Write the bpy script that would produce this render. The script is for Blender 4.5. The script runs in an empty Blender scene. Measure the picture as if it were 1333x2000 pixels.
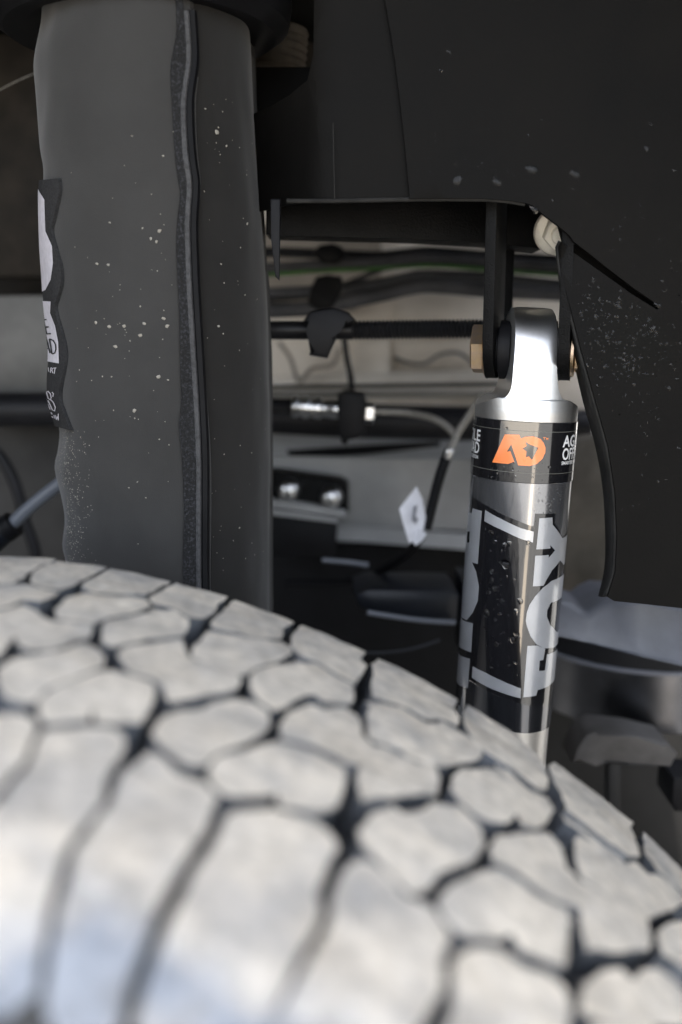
import bpy, bmesh, math, random
import numpy as np
from mathutils import Vector, Matrix, noise
random.seed(7)
S = bpy.context.scene
COL = S.collection
# ------------------------------------------------------------------ camera
F = 1900.0                       # focal length in pixels of the 1333x2000 photograph
PITCH = math.radians(10.44)
CP, SP = math.cos(PITCH), math.sin(PITCH)
cam = bpy.data.cameras.new('camera')
cam.sensor_fit = 'VERTICAL'; cam.sensor_height = 36.0; cam.sensor_width = 24.0
cam.lens = 36.0 * F / 2000.0
cam.clip_start = 0.01; cam.clip_end = 500
cam.dof.use_dof = True; cam.dof.focus_distance = 0.50; cam.dof.aperture_fstop = 3.4
camo = bpy.data.objects.new('camera', cam); COL.objects.link(camo)
camo.rotation_euler = (math.pi / 2 - PITCH, 0, 0)
S.camera = camo
# ------------------------------------------------------------------ light
SUN_EL, SUN_AZ = math.radians(78), math.radians(188)     # high behind the camera: the wheel arch lies in the shade of an unseen flare added to block it
W = bpy.data.worlds.new('World'); S.world = W; W.use_nodes = True
nt = W.node_tree
sky = nt.nodes.new('ShaderNodeTexSky'); sky.sky_type = 'NISHITA'; sky.sun_disc = False
sky.sun_elevation = SUN_EL; sky.sun_rotation = SUN_AZ
sky.dust_density = 2.0; sky.air_density = 1.0; sky.ozone_density = 1.0
bg = nt.nodes['Background']; hs = nt.nodes.new('ShaderNodeHueSaturation'); hs.inputs['Saturation'].default_value = .42      # thin overcast
nt.links.new(sky.outputs[0], hs.inputs['Color']); nt.links.new(hs.outputs[0], bg.inputs[0]); bg.inputs[1].default_value = 0.15
sl = bpy.data.lights.new('sun', 'SUN'); sl.energy = 4.0; sl.angle = math.radians(.53); sl.color = (1.0, 0.95, 0.88)
so = bpy.data.objects.new('sun', sl); COL.objects.link(so)
sd = Vector((math.sin(SUN_AZ) * math.cos(SUN_EL), math.cos(SUN_AZ) * math.cos(SUN_EL), math.sin(SUN_EL)))
so.rotation_euler = (-sd).to_track_quat('-Z', 'Y').to_euler()
S.view_settings.view_transform = 'Standard'; S.view_settings.look = 'None'
S.view_settings.exposure = 2.4; S.view_settings.gamma = 1.0
S.cycles.use_denoising = True
S.cycles.max_bounces = 10

# ------------------------------------------------------------------ helpers
def ray(px, py):
    u = (px - 666.5) / F; v = (1000.0 - py) / F
    return Vector((u, CP + v * SP, -SP + v * CP))
def at(px, py, Y):
    d = ray(px, py); return d * (Y / d.y)
def proj(p):
    d = p[1] * CP - p[2] * SP
    return 666.5 + F * p[0] / d, 1000.0 - F * (p[1] * SP + p[2] * CP) / d
def mm_px(py, Y):                # metres per photograph pixel at depth Y
    return at(667, py, Y).y * 0 + (at(667, py, Y).y * CP - at(667, py, Y).z * SP) / F
def new_obj(name, bm, mats, parent=None, smooth=True):
    me = bpy.data.meshes.new(name)
    bm.to_mesh(me); bm.free()
    for m in (mats if isinstance(mats, (list, tuple)) else [mats]): me.materials.append(m)
    if smooth:
        me.polygons.foreach_set('use_smooth', [True] * len(me.polygons))
        try: me.set_sharp_from_angle(angle=math.radians(38))
        except Exception: pass
    o = bpy.data.objects.new(name, me); COL.objects.link(o)
    if parent: adopt(o, parent)
    return o
def adopt(o, p):
    o.parent = p
    w = Matrix.Translation(p.location)
    q = p.parent
    while q is not None: w = Matrix.Identity(4); break
    o.matrix_parent_inverse = w.inverted() if p.type == 'EMPTY' else Matrix.Identity(4)
def thing(name, label, cat, loc=(0, 0, 0), group=None):
    o = bpy.data.objects.new(name, None); o.empty_display_size = .02; COL.objects.link(o)
    o.location = loc; o['label'] = label; o['category'] = cat
    if group: o['group'] = group
    return o
def tag(o, label=None, cat=None, group=None, kind=None):
    for k, v in (('label', label), ('category', cat), ('group', group), ('kind', kind)):
        if v: o[k] = v
    return o
def chaikin(pts, n=1, closed=True):
    pts = [Vector(p) for p in pts]
    for _ in range(n):
        out = []
        N = len(pts)
        for i in range(N if closed else N - 1):
            a, b = pts[i], pts[(i + 1) % N]
            out += [a * .75 + b * .25, a * .25 + b * .75]
        if not closed: out = [pts[0]] + out + [pts[-1]]
        pts = out
    return pts
def catmull(pts, n=6):
    P = [Vector(p) for p in pts]; out = []
    for i in range(len(P) - 1):
        p0 = P[max(i - 1, 0)]; p1 = P[i]; p2 = P[i + 1]; p3 = P[min(i + 2, len(P) - 1)]
        for k in range(n):
            t = k / n
            out.append(.5 * ((2 * p1) + (p2 - p0) * t + (2 * p0 - 5 * p1 + 4 * p2 - p3) * t * t + (3 * p1 - p0 - 3 * p2 + p3) * t ** 3))
    out.append(P[-1]); return out
def fill2d(loops, cu=None, cv=None):
    """flat filled polygon (first loop outside, others holes), cut along a grid of cell cu x cv"""
    bm = bmesh.new()
    for lp in loops:
        vs = [bm.verts.new((p[0], p[1], 0)) for p in lp]
        for i in range(len(vs)):
            try: bm.edges.new((vs[i], vs[(i + 1) % len(vs)]))
            except ValueError: pass
    bmesh.ops.triangle_fill(bm, edges=bm.edges[:], use_beauty=True, use_dissolve=False, normal=(0, 0, 1))
    for ax, c in ((0, cu), (1, cv)):
        if not c: continue
        lo = min(v.co[ax] for v in bm.verts); hi = max(v.co[ax] for v in bm.verts)
        k = math.ceil(lo / c)
        while k * c < hi - 1e-7:
            if k * c > lo + 1e-7:
                co = Vector((0, 0, 0)); co[ax] = k * c; no = Vector((0, 0, 0)); no[ax] = 1
                bmesh.ops.bisect_plane(bm, geom=bm.verts[:] + bm.edges[:] + bm.faces[:], dist=1e-7, plane_co=co, plane_no=no)
            k += 1
    return bm
def solid(bm, fn, depth, bevel=0, side_mat=0, back=True, flare=0.0):
    """map the flat bm through fn(u, v, d): front at d=0, sides down to d=depth, optional back"""
    bnd = [e for e in bm.edges if len(e.link_faces) == 1]
    uv = {v: (v.co.x, v.co.y) for v in bm.verts}
    faces = bm.faces[:]
    for v, (a, b) in uv.items(): v.co = fn(a, b, 0)
    if depth:
        low = {}
        src = list(uv) if back else list({v for e in bnd for v in e.verts})
        for v in src: low[v] = bm.verts.new(fn(uv[v][0], uv[v][1], depth))
        for e in bnd:
            l = e.link_loops[0]; a, b = l.vert, l.link_loop_next.vert
            try:
                f = bm.faces.new((b, a, low[a], low[b])); f.material_index = side_mat
            except ValueError: pass
        if back:
            for f in faces:
                try: g = bm.faces.new([low[v] for v in reversed(f.verts)]); g.material_index = side_mat
                except ValueError: pass
    if bevel:
        es = [e for e in bnd if e.is_valid]
        bmesh.ops.bevel(bm, geom=es, offset=bevel, segments=2, profile=.5, affect='EDGES', clamp_overlap=True, material=-1)
    bmesh.ops.recalc_face_normals(bm, faces=bm.faces[:])
    return bm
def slab_bm(poly, Y, depth, bevel=.0008, cell=None, rnd=0, tilt=0.0, tiltx=0.0):
    """a plate whose front outline is the pixel polygon standing at depth Y; tilt leans it back with height"""
    z0 = at(667, sum(p[1] for p in poly) / len(poly), Y).z
    x0 = at(sum(p[0] for p in poly) / len(poly), 1000, Y).x
    pts = []
    for p in poly:
        y = Y
        for _ in range(4):
            q = at(p[0], p[1], y); y = Y + (q.z - z0) * tilt + (q.x - x0) * tiltx
        pts.append((q.x, q.z))
    if rnd: pts = chaikin([Vector((a, b)) for a, b in pts], rnd)
    bm = fill2d([pts], cell, cell)
    return solid(bm, lambda a, b, d: Vector((a, Y + (b - z0) * tilt + (a - x0) * tiltx + d, b)), depth, bevel)
def slab(name, poly, Y, depth, mat, parent=None, **k):
    return new_obj(name, slab_bm(poly, Y, depth, **k), mat, parent)
def tube_bm(pts, rad, seg=12, bm=None, prof=None, cap=True):
    """round tube through 3-D points; rad a number or one per point"""
    bm = bm or bmesh.new()
    P = [Vector(p) for p in pts]; n = len(P)
    R = rad if isinstance(rad, (list, tuple)) else [rad] * n
    t0 = (P[1] - P[0]).normalized()
    up = Vector((0, 0, 1)) if abs(t0.z) < .9 else Vector((0, 1, 0))
    nrm = t0.cross(up).normalized(); rings = []
    for i in range(n):
        t = (P[min(i + 1, n - 1)] - P[max(i - 1, 0)]).normalized()
        nrm = (nrm - t * nrm.dot(t)).normalized(); bn = t.cross(nrm)
        rings.append([bm.verts.new(P[i] + (nrm * math.cos(a) + bn * math.sin(a)) * R[i]) for a in [2 * math.pi * k / seg for k in range(seg)]])
    for i in range(n - 1):
        for k in range(seg):
            bm.faces.new((rings[i][k], rings[i][(k + 1) % seg], rings[i + 1][(k + 1) % seg], rings[i + 1][k]))
    if cap:
        bm.faces.new(rings[0][::-1]); bm.faces.new(rings[-1])
    return bm
def pxtube(name, pts, rpx, mat, parent=None, seg=12, n=6):
    """tube through (px, py, Y) points with radius in photograph pixels"""
    Q = catmull([at(*p) for p in pts], n)
    k = mm_px(pts[0][1], pts[0][2])
    r = [rpx * k] * len(Q)
    bm = tube_bm(Q, r, seg); bmesh.ops.recalc_face_normals(bm, faces=bm.faces[:])
    return new_obj(name, bm, mat, parent)
def lathe_bm(axis_o, axis_d, prof, seg=32, ref=None, bm=None):
    """revolve [(r, t)...] round an axis"""
    bm = bm or bmesh.new()
    a = Vector(axis_d).normalized()
    e1 = (Vector(ref) if ref else (Vector((0, 0, 1)) if abs(a.z) < .9 else Vector((1, 0, 0))))
    e1 = (e1 - a * e1.dot(a)).normalized(); e2 = a.cross(e1)
    rings = []
    for r, t in prof:
        rings.append([bm.verts.new(Vector(axis_o) + a * t + (e1 * math.cos(w) + e2 * math.sin(w)) * max(r, 1e-5)) for w in [2 * math.pi * k / seg for k in range(seg)]])
    for i in range(len(prof) - 1):
        for k in range(seg):
            bm.faces.new((rings[i][k], rings[i][(k + 1) % seg], rings[i + 1][(k + 1) % seg], rings[i + 1][k]))
    bm.faces.new(rings[0][::-1]); bm.faces.new(rings[-1])
    bmesh.ops.recalc_face_normals(bm, faces=bm.faces[:])
    return bm
def ribbon2d(pts, w):
    """thick polyline outline in 2-D"""
    P = [Vector(p) for p in pts]; L, R = [], []
    for i in range(len(P)):
        a = P[max(i - 1, 0)]; b = P[min(i + 1, len(P) - 1)]
        t = (b - a).normalized(); n = Vector((-t.y, t.x)) * w / 2
        L.append(P[i] + n); R.append(P[i] - n)
    return L + R[::-1]

# ------------------------------------------------------------------ materials
def mat(name, col, rough=.5, metal=0, var=0.0, vscale=40, bump=0, bscale=300, col2=None, coat=0, coat_r=.05,
        spec=.5, trans=0, ior=1.45, sheen=0, mask=(.4, .65), detail=6, rvar=0, aniso=0):
    if spec == .5 and metal == 0 and max(col) < .13 and not coat: spec = .2
    m = bpy.data.materials.new(name); m.use_nodes = True
    n = m.node_tree; b = n.nodes['Principled BSDF']
    b.inputs['Base Color'].default_value = (*col, 1); b.inputs['Roughness'].default_value = rough
    b.inputs['Metallic'].default_value = metal; b.inputs['Specular IOR Level'].default_value = spec
    b.inputs['IOR'].default_value = ior; b.inputs['Transmission Weight'].default_value = trans
    b.inputs['Coat Weight'].default_value = coat; b.inputs['Coat Roughness'].default_value = coat_r; b.inputs['Coat IOR'].default_value = 1.75
    b.inputs['Sheen Weight'].default_value = sheen; b.inputs['Sheen Roughness'].default_value = .5
    b.inputs['Anisotropic'].default_value = aniso
    tc = n.nodes.new('ShaderNodeTexCoord')
    if col2 or var:
        nz = n.nodes.new('ShaderNodeTexNoise'); nz.inputs['Scale'].default_value = vscale
        nz.inputs['Detail'].default_value = detail; nz.inputs['Roughness'].default_value = .6
        n.links.new(tc.outputs['Object'], nz.inputs['Vector'])
        r = n.nodes.new('ShaderNodeValToRGB')
        r.color_ramp.elements[0].position, r.color_ramp.elements[1].position = mask
        c2 = col2 or tuple(max(0, c * (1 - var)) for c in col)
        c1 = col if col2 else tuple(c * (1 + var) for c in col)
        r.color_ramp.elements[0].color = (*c1, 1); r.color_ramp.elements[1].color = (*c2, 1)
        n.links.new(nz.outputs['Fac'], r.inputs['Fac']); n.links.new(r.outputs['Color'], b.inputs['Base Color'])
        if rvar:
            mr = n.nodes.new('ShaderNodeMapRange'); mr.inputs['To Min'].default_value = max(0, rough - rvar); mr.inputs['To Max'].default_value = min(1, rough + rvar)
            n.links.new(nz.outputs['Fac'], mr.inputs['Value']); n.links.new(mr.outputs['Result'], b.inputs['Roughness'])
    if bump:
        nb = n.nodes.new('ShaderNodeTexNoise'); nb.inputs['Scale'].default_value = bscale; nb.inputs['Detail'].default_value = 4
        n.links.new(tc.outputs['Object'], nb.inputs['Vector'])
        bp = n.nodes.new('ShaderNodeBump'); bp.inputs['Strength'].default_value = bump; bp.inputs['Distance'].default_value = .001
        n.links.new(nb.outputs['Fac'], bp.inputs['Height']); n.links.new(bp.outputs['Normal'], b.inputs['Normal'])
    return m
M = {}
M['tread_top'] = mat('dusty_tread', (.76, .69, .585), .9, col2=(.58, .54, .48), vscale=60, bump=1.0, bscale=330, mask=(.42, .72))
M['tread_side'] = mat('dusty_rubber_wall', (.075, .082, .094), .85, col2=(.16, .17, .185), vscale=70, bump=.4, bscale=400)
def dusty(m, cx, cz, psi, R0):
    """dust lies on the running surface and thins out, in patches, over the shoulder (distance from the hub)"""
    n = m.node_tree; b = n.nodes['Principled BSDF']; old = b.inputs['Base Color'].links[0].from_socket
    tc = n.nodes.new('ShaderNodeTexCoord')
    def vm(op, *a):
        q = n.nodes.new('ShaderNodeVectorMath'); q.operation = op
        for k, v in enumerate(a):
            if isinstance(v, tuple): q.inputs[k].default_value = v
            else: n.links.new(v, q.inputs[k])
        return q
    ax = (math.sin(psi), math.cos(psi), 0)
    d = vm('SUBTRACT', tc.outputs['Object'], (cx, .40, cz))
    pr = vm('PROJECT', d.outputs[0], ax)
    rad = vm('SUBTRACT', d.outputs[0], pr.outputs[0])
    ln = vm('LENGTH', rad.outputs[0])
    nz = n.nodes.new('ShaderNodeTexNoise'); nz.inputs['Scale'].default_value = 42; nz.inputs['Detail'].default_value = 5
    n.links.new(tc.outputs['Object'], nz.inputs['Vector'])
    mr = n.nodes.new('ShaderNodeMapRange'); mr.inputs['From Min'].default_value = R0 - .0085; mr.inputs['From Max'].default_value = R0 + .0022
    n.links.new(ln.outputs['Value'], mr.inputs['Value'])
    ad = n.nodes.new('ShaderNodeMath'); ad.operation = 'MULTIPLY_ADD'; ad.inputs[1].default_value = 2.0; ad.inputs[2].default_value = -1.0
    n.links.new(nz.outputs['Fac'], ad.inputs[0])
    sm = n.nodes.new('ShaderNodeMath'); sm.operation = 'ADD'; sm.use_clamp = True
    n.links.new(ad.outputs[0], sm.inputs[0]); n.links.new(mr.outputs['Result'], sm.inputs[1])
    n2 = n.nodes.new('ShaderNodeTexNoise'); n2.inputs['Scale'].default_value = 38; n2.inputs['Detail'].default_value = 8
    n.links.new(tc.outputs['Object'], n2.inputs['Vector'])
    gr = n.nodes.new('ShaderNodeValToRGB'); gr.color_ramp.elements[0].position = .38; gr.color_ramp.elements[1].position = .64
    gr.color_ramp.elements[0].color = (.085, .098, .122, 1); gr.color_ramp.elements[1].color = (.235, .255, .29, 1)
    n.links.new(n2.outputs['Fac'], gr.inputs['Fac'])
    mx = n.nodes.new('ShaderNodeMix'); mx.data_type = 'RGBA'
    n.links.new(sm.outputs[0], mx.inputs[0]); n.links.new(gr.outputs['Color'], mx.inputs[6]); n.links.new(old, mx.inputs[7])
    # brown clay smears on top of the grey dust
    n3 = n.nodes.new('ShaderNodeTexNoise'); n3.inputs['Scale'].default_value = 33; n3.inputs['Detail'].default_value = 7
    o3 = vm('ADD', tc.outputs['Object'], (3.1, 1.7, .4)); n.links.new(o3.outputs[0], n3.inputs['Vector'])
    r3 = n.nodes.new('ShaderNodeMapRange'); r3.inputs['From Min'].default_value = .5; r3.inputs['From Max'].default_value = .72; r3.inputs['To Max'].default_value = .55
    n.links.new(n3.outputs['Fac'], r3.inputs['Value'])
    m3 = n.nodes.new('ShaderNodeMix'); m3.data_type = 'RGBA'; m3.inputs[7].default_value = (.60, .53, .43, 1)
    n.links.new(r3.outputs['Result'], m3.inputs[0]); n.links.new(mx.outputs[2], m3.inputs[6])
    n4 = n.nodes.new('ShaderNodeTexNoise'); n4.inputs['Scale'].default_value = 190; n4.inputs['Detail'].default_value = 5
    n.links.new(tc.outputs['Object'], n4.inputs['Vector'])
    r4 = n.nodes.new('ShaderNodeMapRange'); r4.inputs['From Min'].default_value = .3; r4.inputs['From Max'].default_value = .7; r4.inputs['To Min'].default_value = .74; r4.inputs['To Max'].default_value = 1.10
    n.links.new(n4.outputs['Fac'], r4.inputs['Value'])
    m4 = n.nodes.new('ShaderNodeMix'); m4.data_type = 'RGBA'; m4.blend_type = 'MULTIPLY'; m4.inputs[0].default_value = 1
    n.links.new(m3.outputs[2], m4.inputs[6]); n.links.new(r4.outputs['Result'], m4.inputs[7])
    n.links.new(m4.outputs[2], b.inputs['Base Color'])
dusty(M['tread_top'], -.1712, -.5417, .12, .452)
M['rubber'] = mat('tyre_rubber', (.022, .024, .027), .7, col2=(.07, .072, .075), vscale=60, bump=.3, bscale=300)
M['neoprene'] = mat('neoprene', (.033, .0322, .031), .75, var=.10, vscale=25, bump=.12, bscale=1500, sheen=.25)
M['neoprene_shaded'] = mat('neoprene_shaded', (.015, .0142, .0132), .8, var=.12, vscale=25, bump=.12, bscale=1500, sheen=.15)
M['velcro'] = mat('velcro', (.018, .018, .0185), .9, col2=(.046, .047, .052), vscale=700, bump=1.0, bscale=900, mask=(.5, .7), detail=2)
M['piping'] = mat('piping', (.055, .055, .057), .5, var=.3, vscale=500, bump=.3, bscale=1500)
M['tag_black'] = mat('woven_tag', (.030, .030, .031), .85, var=.3, vscale=900, bump=.5, bscale=1800)
M['tag_white'] = mat('tag_print', (.52, .50, .54), .8, var=.08, vscale=300)
M['panel'] = mat('black_liner_plastic', (.0030, .0028, .0026), .58, spec=.10, col2=(.0085, .0076, .0066), mask=(.42, .78), vscale=7, bump=.12, bscale=700, rvar=.16)
M['panel_lit'] = mat('liner_edge_lit', (.017, .0165, .0155), .6, var=.25, vscale=80, bump=.2, bscale=900)  # lighter copy of the liner: light on its edges put into the colour
M['black_metal'] = mat('black_powder_coat', (.0035, .0035, .0036), .5, spec=.14, var=.2, vscale=80, bump=.5, bscale=1100)
M['black_plastic'] = mat('black_plastic', (.005, .005, .006), .55, spec=.2, var=.2, vscale=60)
M['grey_hose'] = mat('grey_hose', (.075, .075, .08), .5, var=.2, vscale=30)
M['dark_hose'] = mat('dark_hose', (.012, .012, .014), .5, spec=.3, var=.2, vscale=30)
M['green'] = mat('green_stripe', (.06, .16, .035), .6, var=.2, vscale=50)
M['braid'] = mat('steel_braid', (.24, .225, .20), .45, .4, var=.3, vscale=800, bump=.6, bscale=1200)
M['steel'] = mat('zinc_steel', (.62, .62, .62), .3, 1, var=.15, vscale=200, bump=.1, bscale=500)
M['gold'] = mat('yellow_zinc', (.80, .60, .36), .38, 1, col2=(.70, .54, .44), vscale=150, bump=.15, bscale=600)
M['alu'] = mat('brushed_aluminium', (.70, .69, .675), .36, 1, var=.04, vscale=200, bump=.04, bscale=900, aniso=.4)
M['film'] = mat('silver_film', (.27, .275, .29), .2, .85, var=.06, vscale=60, coat=.6, coat_r=.04)
M['film_light'] = mat('light_silver_print', (.43, .44, .46), .30, .45, var=.05, vscale=80, coat=.6, coat_r=.04)
M['film_black'] = mat('black_print', (.008, .008, .0095), .16, 0, coat=1, coat_r=.03)
M['orange'] = mat('orange_print', (.85, .23, .06), .35, 0, var=.05, vscale=60, coat=.5)
M['white'] = mat('white_print', (.72, .72, .72), .35, 0, coat=.5)
M['line'] = mat('thin_grey_print', (.16, .16, .14), .4)
M['pale'] = mat('pale_primer', (.74, .68, .60), .55, col2=(.58, .52, .44), vscale=12, bump=.05, bscale=200)
M['pale_brown'] = mat('brownish_primer', (.26, .225, .185), .6, var=.2, vscale=15)
M['rail'] = mat('grey_chassis_paint', (.36, .36, .355), .5, col2=(.27, .27, .265), vscale=14, bump=.05, bscale=250)
M['dark_brown'] = mat('grimy_metal', (.020, .0165, .013), .6, var=.4, vscale=30)
M['dark_grey'] = mat('dark_grey_paint', (.018, .0175, .017), .5, var=.3, vscale=12)
M['navy'] = mat('dark_blue_plastic', (.006, .0075, .011), .4, spec=.3, var=.2, vscale=30)
M['paper'] = mat('white_paper', (.70, .70, .74), .7, var=.05, vscale=200)
M['ink'] = mat('grey_ink', (.22, .22, .24), .8)
M['arm'] = mat('greyblue_coated_arm', (.15, .158, .185), .42, col2=(.11, .117, .135), vscale=30)
M['water'] = mat('water', (.9, .9, .9), .04, 0, trans=1, ior=1.22, spec=.35)
M['mud'] = mat('dried_mud', (.30, .28, .24), .9)
M['pale_reflector'] = mat('pale_reflection_ground', (.76, .635, .475), .20, col2=(.68, .57, .42), vscale=2)  # warm glossy base chosen for the streak mirrored in the shock
M['shoulder'] = mat('dusty_shoulder', (.13, .14, .16), .9, col2=(.06, .068, .08), vscale=45, bump=.4, bscale=300)
M['sunlit_zinc'] = mat('sunlit_zinc', (.90, .84, .72), .45, .25, var=.06, vscale=200)  # sunlight on the flange nut put into this pale base
M['conduit'] = mat('conduit_plastic', (.012, .012, .013), .32, spec=.5)
M['rod'] = mat('greyblue_rod', (.12, .13, .15), .4)
M['ground'] = mat('grey_yard_ground', (.17, .165, .155), .9, col2=(.11, .11, .105), vscale=3, bump=.4, bscale=40)
M['paint'] = mat('dark_vehicle_paint', (.03, .03, .032), .35, coat=.5)

# ------------------------------------------------------------------ setting
bm = bmesh.new()
g = 60.0
vs = [bm.verts.new(p) for p in ((-g, -g, -1.0), (g, -g, -1.0), (g, g, -1.0), (-g, g, -1.0))]
bm.faces.new(vs)
tag(new_obj('ground', bm, M['ground'], smooth=False), kind='structure')
bm = bmesh.new()                       # pale unseen wedge added behind the camera, shaped for the shock's reflection streak
bm.faces.new([bm.verts.new((x, y, -.996)) for x, y in ((.44, -1.3), (.74, -1.3), (1.70, -4.2), (3.2, -8.5), (30, -59), (-59, -59), (-30, -13), (-8, -9.5), (1.9, -8.3), (1.12, -4.2))])
tag(new_obj('reflection_apron', bm, M['pale_reflector'], smooth=False), kind='structure')

# ------------------------------------------------------------------ tyre
PSI = 0.12
TC = Vector((-.1712, .40, -.5417)); TR = .452; TWID = .193
TA = Vector((math.sin(PSI), math.cos(PSI), 0)); TT = Vector((math.cos(PSI), -math.sin(PSI), 0)); TZ = Vector((0, 0, 1))
def prof(q):
    """tread profile by arc length q: 0 at the far shoulder, TWID at the near one, then round the shoulder and down the wall"""
    # returns (axial position measured from the far shoulder towards the camera, radius)
    rc = .020
    if q < 0:
        a = min(-q / rc, 1.25); e = max(0, -q - 1.25 * rc)
        return -rc * math.sin(a) - e * math.cos(1.25), TR - rc * (1 - math.cos(a)) - e * math.sin(1.25)
    c = .004 * (1 - ((q - TWID / 2) / (TWID / 2)) ** 2)
    if q <= TWID: return q, TR + c - .001 * q / TWID
    k = q - TWID; a = min(k / rc, 1.2); e = max(0, k - 1.2 * rc)
    return TWID + rc * math.sin(a) + e * math.cos(1.2), TR - .001 - rc * (1 - math.cos(a)) - e * math.sin(1.2)
def tyre_pt(th, q, d=0.0):
    eps = 1e-4
    w, r = prof(q); w2, r2 = prof(q + eps)
    tw, tr = (w2 - w) / eps, (r2 - r) / eps
    L = math.hypot(tw, tr)
    # outward normal in (axial, radial): (-tr, tw)
    w += -d * (-tr) / L; r += -d * (tw / L)
    return TC - TA * w + (TT * math.sin(th) + TZ * math.cos(th)) * r
_gr = [(math.radians(-24 + 0.75 * i), -.006 + .0075 * j) for i in range(108) for j in range(40)]
_gp = np.array([proj(tyre_pt(*a)) for a in _gr])
def pick(px, py, qmax=.292):
    i = int(np.argmin((_gp[:, 0] - px) ** 2 + (_gp[:, 1] - py) ** 2))
    th, q = _gr[i]
    for _ in range(10):
        p = np.array(proj(tyre_pt(th, q))); e = np.array((px, py)) - p
        if abs(e).max() < .2: break
        h = 1e-4
        J = np.array([(np.array(proj(tyre_pt(th + h, q))) - p) / h, (np.array(proj(tyre_pt(th, q + h))) - p) / h]).T
        s = np.linalg.lstsq(J.T @ J + np.eye(2) * 1.0, J.T @ e, rcond=None)[0]
        th += float(np.clip(s[0], -.05, .05)); q = float(np.clip(q + np.clip(s[1], -.02, .02), -.002, qmax))
    return th, q
CR = {'A': (0, 1060, 2.962), 'B': (350, 1100, 2.962), 'C': (0, 1350, 2.962), 'D': (350, 1350, 2.962), 'E': (650, 1260, 2.962),
      'F': (883, 1400, 2.962), 'G': (883, 1660, 2.962), 'H': (450, 1600, 2.515)}
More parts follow.
